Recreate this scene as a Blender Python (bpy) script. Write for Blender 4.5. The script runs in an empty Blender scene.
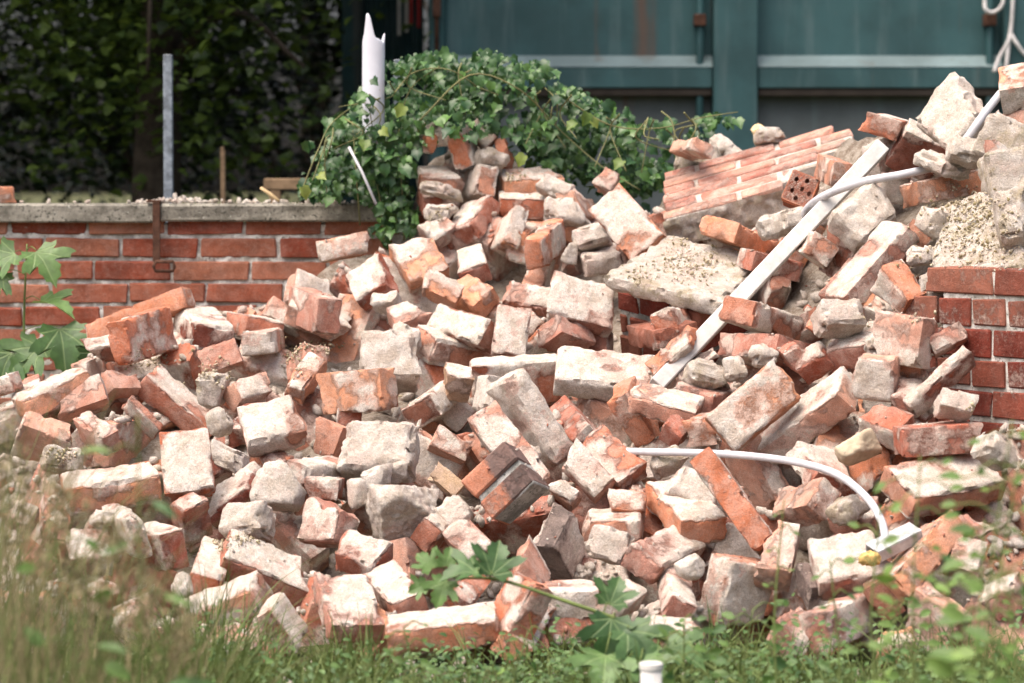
import bpy, math, random, json
import numpy as np
from mathutils import Matrix, Vector, Quaternion

# ------------------------------------------------------------------ camera, sky, sun, exposure
scene = bpy.context.scene
COL = scene.collection
F = 3200.0                      # focal length in pixels of a 1024 px wide frame
HORIZON = 190.0
TH = math.atan((341.5 - HORIZON) / F)
CAM = np.array([0.0, 0.0, 1.0])
cam_data = bpy.data.cameras.new('camera')
cam_data.sensor_width = 36.0
cam_data.lens = F / 1024 * 36.0
cam_data.clip_end = 2000
cam_data.dof.use_dof = True
cam_data.dof.focus_distance = 7.8
cam_data.dof.aperture_fstop = 4.5
cam = bpy.data.objects.new('camera', cam_data)
COL.objects.link(cam)
cam.location = CAM
cam.rotation_euler = (math.pi / 2 - TH, 0, 0)
scene.camera = cam

SUN_EL, SUN_AZ = math.radians(66), math.radians(235)      # azimuth: clockwise from +Y, where the sun stands
world = bpy.data.worlds.new('World')
scene.world = world
world.use_nodes = True
wn = world.node_tree
wn.nodes.clear()
sky = wn.nodes.new('ShaderNodeTexSky')
sky.sky_type = 'NISHITA'
sky.sun_disc = False
sky.sun_elevation = SUN_EL
sky.sun_rotation = SUN_AZ
sky.air_density = 0.6
sky.dust_density = 8.0
sky.ozone_density = 0.2
bg = wn.nodes.new('ShaderNodeBackground')
bg.inputs['Strength'].default_value = 0.15
wo = wn.nodes.new('ShaderNodeOutputWorld')
wn.links.new(sky.outputs[0], bg.inputs[0])
wn.links.new(bg.outputs[0], wo.inputs[0])
sun_data = bpy.data.lights.new('sun', 'SUN')
sun_data.energy = 1.0
sun_data.angle = math.radians(75)
sun_data.color = (1.0, 0.955, 0.905)
sun = bpy.data.objects.new('sun', sun_data)
COL.objects.link(sun)
to_sun = Vector((math.sin(SUN_AZ) * math.cos(SUN_EL), math.cos(SUN_AZ) * math.cos(SUN_EL), math.sin(SUN_EL)))
sun.rotation_euler = to_sun.to_track_quat('Z', 'Y').to_euler()
vs = scene.view_settings
vs.view_transform = 'Standard'
vs.look = 'None'
vs.gamma = 1.0
vs.use_curve_mapping = False
vs.exposure = 1.14

# ------------------------------------------------------------------ numbers and noise
rng = np.random.default_rng(7)
random.seed(7)
FW = np.array([0, math.cos(TH), -math.sin(TH)])
RT = np.array([1.0, 0, 0])
DN = np.array([0, -math.sin(TH), -math.cos(TH)])


def P(u, v, d):
    """The place that stands d metres deep where the photograph shows (u, v)."""
    return CAM + d * (FW + (u - 512) / F * RT + (v - 341.5) / F * DN)


XS = np.array([0, 150, 350, 550, 700, 850, 1024.])
YS = np.array([100, 200, 300, 400, 500, 600, 680.])
DEP = np.array([[9.5, 9.5, 9.5, 9.5, 9.3, 8.7, 8.1], [9.4, 9.3, 9.3, 9.3, 8.9, 8.3, 7.7], [8.9, 8.85, 8.8, 8.7, 8.4, 7.8, 7.3],
                [8.1, 8.1, 8.05, 8.0, 7.85, 7.5, 7.15], [7.45, 7.45, 7.45, 7.45, 7.35, 7.2, 7.0], [7.0, 7.0, 7.0, 7.0, 6.95, 6.9, 6.8], [6.65] * 7])


def heap_depth(x, y):
    x = min(max(x, 0), 1024)
    y = min(max(y, 100), 680)
    i = min(max(int(np.searchsorted(XS, x)) - 1, 0), 5)
    j = min(max(int(np.searchsorted(YS, y)) - 1, 0), 5)
    a = (x - XS[i]) / (XS[i + 1] - XS[i])
    b = (y - YS[j]) / (YS[j + 1] - YS[j])
    return (DEP[j, i] * (1 - a) + DEP[j, i + 1] * a) * (1 - b) + (DEP[j + 1, i] * (1 - a) + DEP[j + 1, i + 1] * a) * b


def hsh(i, seed):
    n = (i[:, 0].astype(np.int64) * 374761393 + i[:, 1].astype(np.int64) * 668265263 + i[:, 2].astype(np.int64) * 2147483647 + seed * 1274126177) & 0x7fffffff
    n = ((n ^ (n >> 13)) * 1274126177) & 0x7fffffff
    n = ((n ^ (n >> 15)) * 40503) & 0x7fffffff
    return (n & 0xffff) / 65535.0


def vnoise(p, seed=0):
    i = np.floor(p)
    f = p - i
    f = f * f * (3 - 2 * f)
    out = 0
    for dx in (0, 1):
        for dy in (0, 1):
            for dz in (0, 1):
                w = (f[:, 0] if dx else 1 - f[:, 0]) * (f[:, 1] if dy else 1 - f[:, 1]) * (f[:, 2] if dz else 1 - f[:, 2])
                out = out + w * hsh(i + np.array([dx, dy, dz]), seed)
    return out


def fbm(p, seed=0, octs=3):
    s, a, t = 0, 1.0, 0
    for k in range(octs):
        s = s + a * vnoise(p * 2 ** k + 17.3 * k, seed + k)
        t += a
        a *= 0.5
    return s / t


def sstep(x, a, b):
    t = np.clip((x - a) / (b - a), 0, 1)
    return t * t * (3 - 2 * t)


# ------------------------------------------------------------------ objects
def mesh_from(verts, faces, name='mesh', smooth=False):
    me = bpy.data.meshes.new(name)
    me.from_pydata([tuple(v) for v in verts], [], [tuple(f) for f in faces])
    if smooth:
        me.polygons.foreach_set('use_smooth', [True] * len(me.polygons))
    me.update()
    return me


def mesh_np(verts, faces, name='mesh', smooth=False):
    """verts (n,3), faces (m,k) arrays: a quick way in for many faces of one size."""
    me = bpy.data.meshes.new(name)
    n, (m, k) = len(verts), faces.shape
    me.vertices.add(n)
    me.vertices.foreach_set('co', np.asarray(verts, np.float32).ravel())
    me.loops.add(m * k)
    me.loops.foreach_set('vertex_index', faces.astype(np.int32).ravel())
    me.polygons.add(m)
    me.polygons.foreach_set('loop_start', np.arange(0, m * k, k, dtype=np.int32))
    me.polygons.foreach_set('loop_total', np.full(m, k, np.int32))
    if smooth:
        me.polygons.foreach_set('use_smooth', np.ones(m, bool))
    me.update(calc_edges=True)
    return me


def obj(name, me, mat=None, parent=None, label=None, cat=None, group=None, kind=None):
    o = bpy.data.objects.new(name, me)
    COL.objects.link(o)
    if me is not None and mat is not None and not me.materials:
        me.materials.append(mat)
    if parent is not None:
        o.parent = parent
    for k, v in (('label', label), ('category', cat), ('group', group), ('kind', kind)):
        if v:
            o[k] = v
    return o


def empty(name, loc, label, cat, group=None):
    o = obj(name, None, label=label, cat=cat, group=group)
    o.location = loc
    return o


def box_vf(lo, hi):
    x0, y0, z0 = lo
    x1, y1, z1 = hi
    v = [(x0, y0, z0), (x1, y0, z0), (x1, y1, z0), (x0, y1, z0), (x0, y0, z1), (x1, y0, z1), (x1, y1, z1), (x0, y1, z1)]
    f = [(0, 3, 2, 1), (4, 5, 6, 7), (0, 1, 5, 4), (1, 2, 6, 5), (2, 3, 7, 6), (3, 0, 4, 7)]
    return v, f


def chamfer_box(lo, hi, c, jit=0.0, seed=0):
    """A box with chamfered edges (44 triangles), corners a little uneven."""
    r = np.random.default_rng(seed)
    lo, hi = np.array(lo, float), np.array(hi, float)
    v, idx = [], {}
    for sx in (0, 1):
        for sy in (0, 1):
            for sz in (0, 1):
                s = np.array([sx, sy, sz])
                corner = np.where(s, hi, lo) + r.normal(size=3) * jit
                inw = np.where(s, -1, 1) * c * r.uniform(.6, 1.5)
                for ax in range(3):
                    q = corner + inw
                    q[ax] = corner[ax]
                    idx[(sx, sy, sz, ax)] = len(v)
                    v.append(q)
    f = []
    for ax in range(3):
        a, b = [k for k in range(3) if k != ax]
        for s in (0, 1):
            ring = []
            for (p, q) in ((0, 0), (1, 0), (1, 1), (0, 1)):
                key = [0, 0, 0]
                key[ax], key[a], key[b] = s, p, q
                ring.append(idx[tuple(key) + (ax,)])
            f.append(ring)
        for p in (0, 1):
            for q in (0, 1):
                e = []
                for s, o_ in ((0, a), (1, a), (1, b), (0, b)):
                    key = [0, 0, 0]
                    key[ax], key[a], key[b] = s, p, q
                    e.append(idx[tuple(key) + (o_,)])
                f.append(e)
    for k in [(x, y, z) for x in (0, 1) for y in (0, 1) for z in (0, 1)]:
        f.append([idx[k + (0,)], idx[k + (1,)], idx[k + (2,)]])
    v = np.array(v)
    cen = v.mean(0)
    out = []
    for q in f:
        n = np.cross(v[q[1]] - v[q[0]], v[q[2]] - v[q[0]])
        out.append(q if n @ (v[q].mean(0) - cen) > 0 else q[::-1])
    return v, out


def tube_vf(pts, rad, seg=10, closed_ends=True):
    pts = np.array(pts, float)
    n = len(pts)
    rad = np.full(n, rad) if np.isscalar(rad) else np.array(rad)
    tang = np.gradient(pts, axis=0)
    tang /= np.linalg.norm(tang, axis=1)[:, None] + 1e-9
    ref = np.array([0.3, 0.2, 0.93])
    v, f = [], []
    u = np.cross(tang[0], ref)
    u /= np.linalg.norm(u) + 1e-9
    for k in range(n):
        u = u - tang[k] * (u @ tang[k])
        u /= np.linalg.norm(u) + 1e-9
        w = np.cross(tang[k], u)
        for s in range(seg):
            a = 2 * math.pi * s / seg
            v.append(pts[k] + rad[k] * (math.cos(a) * u + math.sin(a) * w))
    for k in range(n - 1):
        for s in range(seg):
            a, b = k * seg + s, k * seg + (s + 1) % seg
            f.append((a, b, b + seg, a + seg))
    if closed_ends:
        f.append(tuple(range(seg))[::-1])
        f.append(tuple((n - 1) * seg + s for s in range(seg)))
    return v, f


def spline(ctrl, n=40):
    c = np.array(ctrl, float)
    c = np.vstack([2 * c[0] - c[1], c, 2 * c[-1] - c[-2]])
    out = []
    m = len(c) - 3
    for k in range(m):
        for t in np.linspace(0, 1, max(2, n // m), endpoint=(k == m - 1)):
            p0, p1, p2, p3 = c[k:k + 4]
            out.append(.5 * ((2 * p1) + (-p0 + p2) * t + (2 * p0 - 5 * p1 + 4 * p2 - p3) * t ** 2 + (-p0 + 3 * p1 - 3 * p2 + p3) * t ** 3))
    return np.array(out)


def join_vf(parts):
    v, f = [], []
    for a, b in parts:
        o = len(v)
        v += list(a)
        f += [tuple(i + o for i in q) for q in b]
    return v, f


# ------------------------------------------------------------------ materials
class NT:
    def __init__(s, name, rough=0.9, spec=0.2):
        s.m = bpy.data.materials.new(name)
        s.m.use_nodes = True
        s.t = s.m.node_tree
        s.b = s.t.nodes['Principled BSDF']
        s.b.inputs['Roughness'].default_value = rough
        s.b.inputs['Specular IOR Level'].default_value = spec

    def n(s, typ, **kw):
        x = s.t.nodes.new(typ)
        for k, v in kw.items():
            setattr(x, k, v)
        return x

    def put(s, sock, val):
        if isinstance(val, bpy.types.NodeSocket):
            s.t.links.new(val, sock)
        else:
            if isinstance(val, (tuple, list)) and len(val) == 3 and sock.type == 'RGBA':
                val = tuple(val) + (1,)
            sock.default_value = val

    def coord(s, kind='Object', rand=0.0, scale=None):
        c = s.n('ShaderNodeTexCoord').outputs[kind]
        if rand:
            oi = s.n('ShaderNodeObjectInfo')
            m = s.n('ShaderNodeVectorMath', operation='MULTIPLY_ADD')
            cx = s.n('ShaderNodeCombineXYZ')
            for k in range(3):
                s.put(cx.inputs[k], oi.outputs['Random'])
            s.put(m.inputs[0], cx.outputs[0])
            m.inputs[1].default_value = (rand, rand * 1.7, rand * .6)
            s.put(m.inputs[2], c)
            c = m.outputs[0]
        if scale:
            m = s.n('ShaderNodeVectorMath', operation='MULTIPLY')
            s.put(m.inputs[0], c)
            m.inputs[1].default_value = scale
            c = m.outputs[0]
        return c

    def noise(s, vec, scale, detail=4, rough=.6, dist=0):
        x = s.n('ShaderNodeTexNoise')
        s.put(x.inputs['Vector'], vec)
        x.inputs['Scale'].default_value = scale
        x.inputs['Detail'].default_value = detail
        x.inputs['Roughness'].default_value = rough
        x.inputs['Distortion'].default_value = dist
        return x.outputs['Fac']

    def step(s, val, a, b, lo=0.0, hi=1.0):
        x = s.n('ShaderNodeMapRange', interpolation_type='SMOOTHSTEP')
        s.put(x.inputs[0], val)
        x.inputs[1].default_value, x.inputs[2].default_value, x.inputs[3].default_value, x.inputs[4].default_value = a, b, lo, hi
        return x.outputs[0]

    def math(s, op, a, b=0.0, c=0.0):
        x = s.n('ShaderNodeMath', operation=op)
        s.put(x.inputs[0], a)
        s.put(x.inputs[1], b)
        s.put(x.inputs[2], c)
        return x.outputs[0]

    def mix(s, fac, a, b, mode='MIX'):
        x = s.n('ShaderNodeMix', data_type='RGBA', blend_type=mode)
        s.put(x.inputs[0], fac)
        s.put(x.inputs[6], a)
        s.put(x.inputs[7], b)
        return x.outputs[2]

    def hsv(s, col, h=.5, sat=1.0, v=1.0):
        x = s.n('ShaderNodeHueSaturation')
        s.put(x.inputs['Hue'], h)
        s.put(x.inputs['Saturation'], sat)
        s.put(x.inputs['Value'], v)
        s.put(x.inputs['Color'], col)
        return x.outputs[0]

    def rand(s):
        return s.n('ShaderNodeObjectInfo').outputs['Random']

    def attr(s, name):
        return s.n('ShaderNodeAttribute', attribute_name=name).outputs['Fac']

    def color(s, c):
        s.put(s.b.inputs['Base Color'], c)

    def rough(s, r):
        s.put(s.b.inputs['Roughness'], r)

    def bump(s, h, strength=.5, dist=.002):
        x = s.n('ShaderNodeBump')
        x.inputs['Strength'].default_value = strength
        x.inputs['Distance'].default_value = dist
        s.put(x.inputs['Height'], h)
        s.put(s.b.inputs['Normal'], x.outputs[0])


def mortar_color(k, vec, pale=1.0):
    a = k.noise(vec, 26, 7, .75)
    b = k.noise(vec, 190, 5, .75)
    w = k.noise(vec, 11, 4, .6)
    c = k.mix(k.step(a, .38, .60), (.59 * pale, .50 * pale, .41 * pale), (.77 * pale, .705 * pale, .63 * pale))
    c = k.mix(k.step(w, .50, .70, 0, .7), c, (.72 * pale, .56 * pale, .48 * pale))
    c = k.mix(k.step(k.noise(vec, 75, 6, .75), .57, .66, 0, .6), c, (.42 * pale, .35 * pale, .27 * pale))
    c = k.mix(k.step(b, .56, .66, 0, .75), c, (.33 * pale, .27 * pale, .20 * pale))
    return k.mix(k.step(k.noise(vec, 95, 6, .75), .58, .68, 0, .8), c, (.82 * pale, .79 * pale, .73 * pale))


def brick_material(name, base, dusty):
    k = NT(name, .92, .12)
    vec = k.coord('Object', rand=31.0)
    n1 = k.noise(vec, 13, 4, .6)
    n2 = k.noise(vec, 60, 6, .75)
    n3 = k.noise(vec, 240, 4, .7)
    r = k.rand()
    col = k.mix(k.step(n1, .3, .7), tuple(c * .72 for c in base), tuple(min(1, c * 1.22) for c in base))
    col = k.hsv(col, k.step(r, 0, 1, .492, .508), k.step(r, 0, 1, 1.04, .9), k.step(r, 0, 1, .80, 1.2))
    col = k.mix(k.step(n2, .58, .74, 0, .85), col, tuple(c * .42 for c in base))
    col = k.mix(k.step(n3, .56, .7, 0, .55), col, tuple(c * .35 for c in base))
    # pale lime dust ground into the face
    dust = k.math('MULTIPLY', k.step(k.noise(vec, 17, 8, .75, .6), .38, .68), dusty)
    dust = k.math('ADD', dust, k.math('MULTIPLY', k.step(k.noise(vec, 120, 5, .7), .52, .70), .28 * dusty + .10))
    col = k.mix(dust, col, (.68, .515, .43))
    m = k.attr('mortar')
    edge = k.math('ADD', m, k.math('MULTIPLY', k.math('SUBTRACT', k.noise(vec, 48, 9, .76, .2), .5), 1.8))
    on = k.step(m, .02, .25)
    film = k.math('MULTIPLY', k.step(edge, .15, .55), on)
    full = k.math('MULTIPLY', k.step(edge, .60, .78), on)
    mc = mortar_color(k, vec)
    col = k.mix(k.math('MULTIPLY', film, .66), col, (.74, .58, .495))
    col = k.mix(full, col, mc)
    col = k.hsv(col, .5, 1.0, k.step(k.noise(vec, 330, 3, .75), .3, .7, .78, 1.18))
    k.color(col)
    h = k.math('ADD', k.math('MULTIPLY', k.noise(vec, 70, 9, .75), k.math('ADD', .55, k.math('MULTIPLY', film, .9))), k.math('MULTIPLY', film, .2))
    h = k.math('ADD', h, k.math('MULTIPLY', n3, .35))
    k.bump(h, 1.0, .008)
    return k.m


BRICK = {
    'o': brick_material('brick_orange', (.54, .198, .098), .36),
    'r': brick_material('brick_red', (.41, .150, .088), .36),
    'd': brick_material('brick_dark', (.25, .082, .050), .16),
    'p': brick_material('brick_pink', (.48, .225, .155), .48),
    'g': brick_material('brick_grey', (.12, .09, .08), .2),
    't': brick_material('brick_tan', (.50, .33, .20), .4),
}


def mortar_material(name, pale, moss=0.0):
    k = NT(name, .96, .1)
    vec = k.coord('Object', rand=23.0)
    c = mortar_color(k, vec, pale)
    if moss:
        c = k.mix(k.step(k.noise(vec, 16, 6, .75), .48, .62, 0, moss), c, (.34, .28, .14))
    c = k.hsv(c, .5, 1.0, k.step(k.noise(vec, 300, 4, .75), .3, .7, .76, 1.16))
    k.color(c)
    k.bump(k.math('ADD', k.noise(vec, 42, 9, .78), k.math('MULTIPLY', k.noise(vec, 300, 3, .7), .3)), 1.0, .014)
    return k.m


MORTAR = mortar_material('mortar', 1.0)
MORTAR_WARM = mortar_material('mortar_dusty', .9, .5)


def plain(name, col, rough=.6, spec=.3, metal=0.0, var=.25, scale=12, bump=.0, rand=0.0):
    k = NT(name, rough, spec)
    vec = k.coord('Object', rand=5.0)
    n = k.noise(vec, scale, 5, .65)
    c = k.mix(k.step(n, .3, .7), tuple(q * (1 - var) for q in col), tuple(min(1, q * (1 + var)) for q in col))
    if rand:
        c = k.hsv(c, .5, 1.0, k.step(k.rand(), 0, 1, 1 - rand, 1 + rand))
    k.color(c)
    k.b.inputs['Metallic'].default_value = metal
    if bump:
        k.bump(k.noise(vec, scale * 6, 4, .6), bump, .003)
    return k.m


def leaf_material(name, lo, hi, back=(.2, .26, .1), trans=.25, rough=.45, spec=.4):
    k = NT(name, rough, spec)
    r = k.attr('tint')
    c = k.mix(r, lo, hi)
    n = k.noise(k.coord('Object'), 40, 3, .6)
    c = k.hsv(c, .5, 1.0, k.step(n, .3, .7, .8, 1.2))
    k.color(c)
    tr = k.n('ShaderNodeBsdfTranslucent')
    k.put(tr.inputs[0], k.hsv(c, .49, 1.1, 1.3))
    mx = k.n('ShaderNodeMixShader')
    mx.inputs[0].default_value = trans
    out = k.t.nodes['Material Output']
    k.t.links.new(k.b.outputs[0], mx.inputs[1])
    k.t.links.new(tr.outputs[0], mx.inputs[2])
    k.t.links.new(mx.outputs[0], out.inputs[0])
    return k.m


# ------------------------------------------------------------------ ground
def build_ground():
    n = 120
    xs = np.concatenate([np.linspace(-400, -12, 12), np.linspace(-10, 10, 80), np.linspace(12, 400, 12)])
    ys = np.concatenate([np.linspace(-60, 1, 8), np.linspace(1.5, 22, 70), np.linspace(24, 700, 14)])
    X, Y = np.meshgrid(xs, ys)
    p = np.stack([X.ravel(), Y.ravel(), np.zeros(X.size)], 1)
    p[:, 2] = (fbm(p * [1.3, 1.3, 1], 3) - .5) * .05 - .02
    f = []
    w = len(xs)
    idx = np.arange(len(p)).reshape(len(ys), w)
    f = np.stack([idx[:-1, :-1], idx[:-1, 1:], idx[1:, 1:], idx[1:, :-1]], -1).reshape(-1, 4)
    k = NT('soil', .98, .1)
    vec = k.coord('Object')
    c = k.mix(k.step(k.noise(vec, 5, 6, .7), .35, .65), (.085, .07, .04), (.055, .08, .025))
    k.color(k.mix(k.step(k.noise(vec, 60, 4, .7), .55, .7), c, (.20, .17, .12)))
    k.bump(k.noise(vec, 40, 6, .7), .8, .02)
    obj('ground', mesh_np(p, f, 'ground', True), k.m, kind='structure')


build_ground()

# ------------------------------------------------------------------ rubble mound under the loose bricks
CREST = [(-260, 430), (-100, 420), (0, 402), (60, 388), (100, 345), (180, 318), (290, 305), (330, 268), (405, 245), (425, 165), (480, 140), (540, 180), (600, 205), (655, 215),
         (680, 165), (860, 140), (880, 130), (960, 112), (1024, 108), (1200, 108)]


def crest(u):
    c = CREST
    for (a, b), (d, e) in zip(c, c[1:]):
        if a <= u <= d:
            return b + (e - b) * (u - a) / (d - a)
    return c[-1][1]


def build_mound():
    us = np.arange(-240, 1190, 9.0)
    rows = 62
    v = []
    for j in range(rows):
        t = j / (rows - 1)
        for u in us:
            c = crest(u)
            y = c + (700 - c) * t
            d = heap_depth(u, y) + .44
            edge = 1.0
            if u < 0:
                edge = min(1, -u / 240)
                d += .1 * edge
            q = P(u, y, d)
            if u < 0:
                q[2] *= (1 - edge * .9)
            v.append(q)
    v = np.array(v)
    # skirt falling away behind the crest
    back = []
    for k, u in enumerate(us):
        q = v[k].copy()
        back.append(q)
    nb = 5
    top = np.array(back)
    extra = []
    for s in range(1, nb + 1):
        q = top.copy()
        q[:, 1] += .09 * s
        q[:, 2] = top[:, 2] * (1 - (s / nb) ** 1.5) - .03
        extra.append(q)
    allv = np.vstack(extra[::-1] + [v])
    w = len(us)
    R = rows + nb
    idx = np.arange(R * w).reshape(R, w)
    f = np.stack([idx[:-1, :-1], idx[1:, :-1], idx[1:, 1:], idx[:-1, 1:]], -1).reshape(-1, 4)
    n = fbm(allv * 14, 5, 4) - .5
    n2 = fbm(allv * 45, 9, 3) - .5
    allv[:, 2] += n * .07 + n2 * .03
    k = NT('heap_dirt', .98, .05)
    vec = k.coord('Object')
    c = k.mix(k.step(k.noise(vec, 30, 7, .75), .38, .62), (.26, .20, .15), (.52, .45, .37))
    c = k.mix(k.step(k.noise(vec, 160, 4, .7), .55, .66), c, (.60, .54, .46))
    k.color(c)
    k.bump(k.noise(vec, 60, 8, .8), 1.0, .02)
    obj('rubble_mound', mesh_np(allv, f, 'rubble_mound'), k.m, kind='structure')


build_mound()


# ------------------------------------------------------------------ loose bricks
def grid_axis(h, step, r):
    inner = np.linspace(-h + r, h - r, max(2, int(round(2 * (h - r) / step)) + 1))
    return np.concatenate([[-h], inner, [h]])


def brick_mesh(d, mo, seed, broken=True, step=.0098, chip=1.0, ribs=False, rough=1.0):
    """A worn brick: rounded, chipped edges, a rough broken end if short, and mortar standing proud of its bed faces."""
    h = np.array(d) / 2
    chip *= min(1.0, max(d) / .15)
    r0 = min(.006, h.min() * .3)
    ax = [grid_axis(h[k], step, r0) for k in range(3)]
    fc = (mo[2], mo[1], mo[0])
    sh = [len(q) for q in ax]
    faces = []
    for a in range(3):
        b, c = (a + 1) % 3, (a + 2) % 3
        B, C = np.meshgrid(np.arange(sh[b]), np.arange(sh[c]), indexing='ij')
        for s in (0, 1):
            key = [None] * 3
            key[a], key[b], key[c] = np.full(B.shape, (sh[a] - 1) * s), B, C
            g = (key[0] * sh[1] + key[1]) * sh[2] + key[2]
            q = np.stack([g[:-1, :-1], g[1:, :-1], g[1:, 1:], g[:-1, 1:]], -1).reshape(-1, 4)
            faces.append(q if s else q[:, ::-1])
    faces = np.vstack(faces)
    uid, inv = np.unique(faces, return_inverse=True)
    faces = inv.reshape(-1, 4)
    ii = np.stack([uid // (sh[1] * sh[2]), uid // sh[2] % sh[1], uid % sh[2]], 1)
    p = np.stack([ax[k][ii[:, k]] for k in range(3)], 1)
    nn = np.stack([(ii[:, k] == sh[k] - 1).astype(float) - (ii[:, k] == 0) for k in range(3)], 1)
    on = np.abs(nn)
    cv = (on * np.array(fc)).sum(1) / on.sum(1)
    nn /= np.linalg.norm(nn, axis=1)[:, None]
    off = np.array([seed * 3.17 % 50, seed * 7.31 % 50, seed * 1.93 % 50])
    q = p + off
    # rounding
    rr = (.0012 + .004 * chip * sstep(fbm(q * 24, seed, 2), .5, .8))[:, None]
    inner = np.clip(p, -(h - rr), h - rr)
    dv = p - inner
    ln = np.linalg.norm(dv, axis=1)[:, None]
    p2 = np.where(ln > 1e-9, inner + dv / np.maximum(ln, 1e-9) * np.minimum(ln, rr), p)
    # chips along the edges
    dist = np.sort(h - np.abs(p), axis=1)
    near = np.exp(-dist[:, 1] / .009)
    ch = sstep(fbm(q * 27, seed + 11, 2), .55, .72) * near * .007 * chip
    ch = ch + sstep(fbm(q * 45, seed + 41, 2), .55, .7) * np.exp(-dist[:, 1] / .006) * .005
    p2 = p2 - ch[:, None] * np.sign(p2) * np.array([1, 1, .8])
    # broken end
    if broken:
        endw = sstep(p[:, 0], h[0] - .035, h[0])
        rg = np.random.default_rng(seed)
        ty, tz = rg.normal(size=2) * .22
        sl = (p[:, 1] * ty + p[:, 2] * tz) * endw
        p2[:, 0] += sl - endw * (fbm(q * 26, seed + 5, 3) - .35) * .034
    # warped faces
    p2 += nn * ((fbm(q * 9, seed + 2, 2) - .5) * .0032 * rough + (fbm(q * 60, seed + 31, 2) - .5) * .0022 * rough ** 1.5 + (fbm(q * 22, seed + 33, 3) - .5) * .012 * (rough - 1))[:, None]
    # mortar
    n = fbm(q * 16, seed + 21, 3)
    n = sstep(n, .22, .78)
    mm = np.clip((cv * 1.05 - n) * 1.3 + .45, 0, 1)
    mm = np.where(cv < .04, 0, mm)
    thick = mm * (.0006 + .011 * np.clip(cv - .5, 0, .5) * 2 * fbm(q * 48, seed + 8, 3))
    thick *= sstep(dist[:, 1], .0, .009)
    p2 += nn * (thick * np.random.default_rng(seed + 1).uniform(.5, 1.6))[:, None]
    if ribs:
        p2[:, 1] += np.where(np.abs(p[:, 1]) > h[1] * .98, -np.sign(p[:, 1]) * .004 * (np.sin(p[:, 0] * 2 * math.pi / .022) > .3), 0)
    me = mesh_np(p2, faces, 'brick', True)
    at = me.attributes.new('mortar', 'FLOAT', 'POINT')
    at.data.foreach_set('value', mm.astype(np.float32))
    return me


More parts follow.
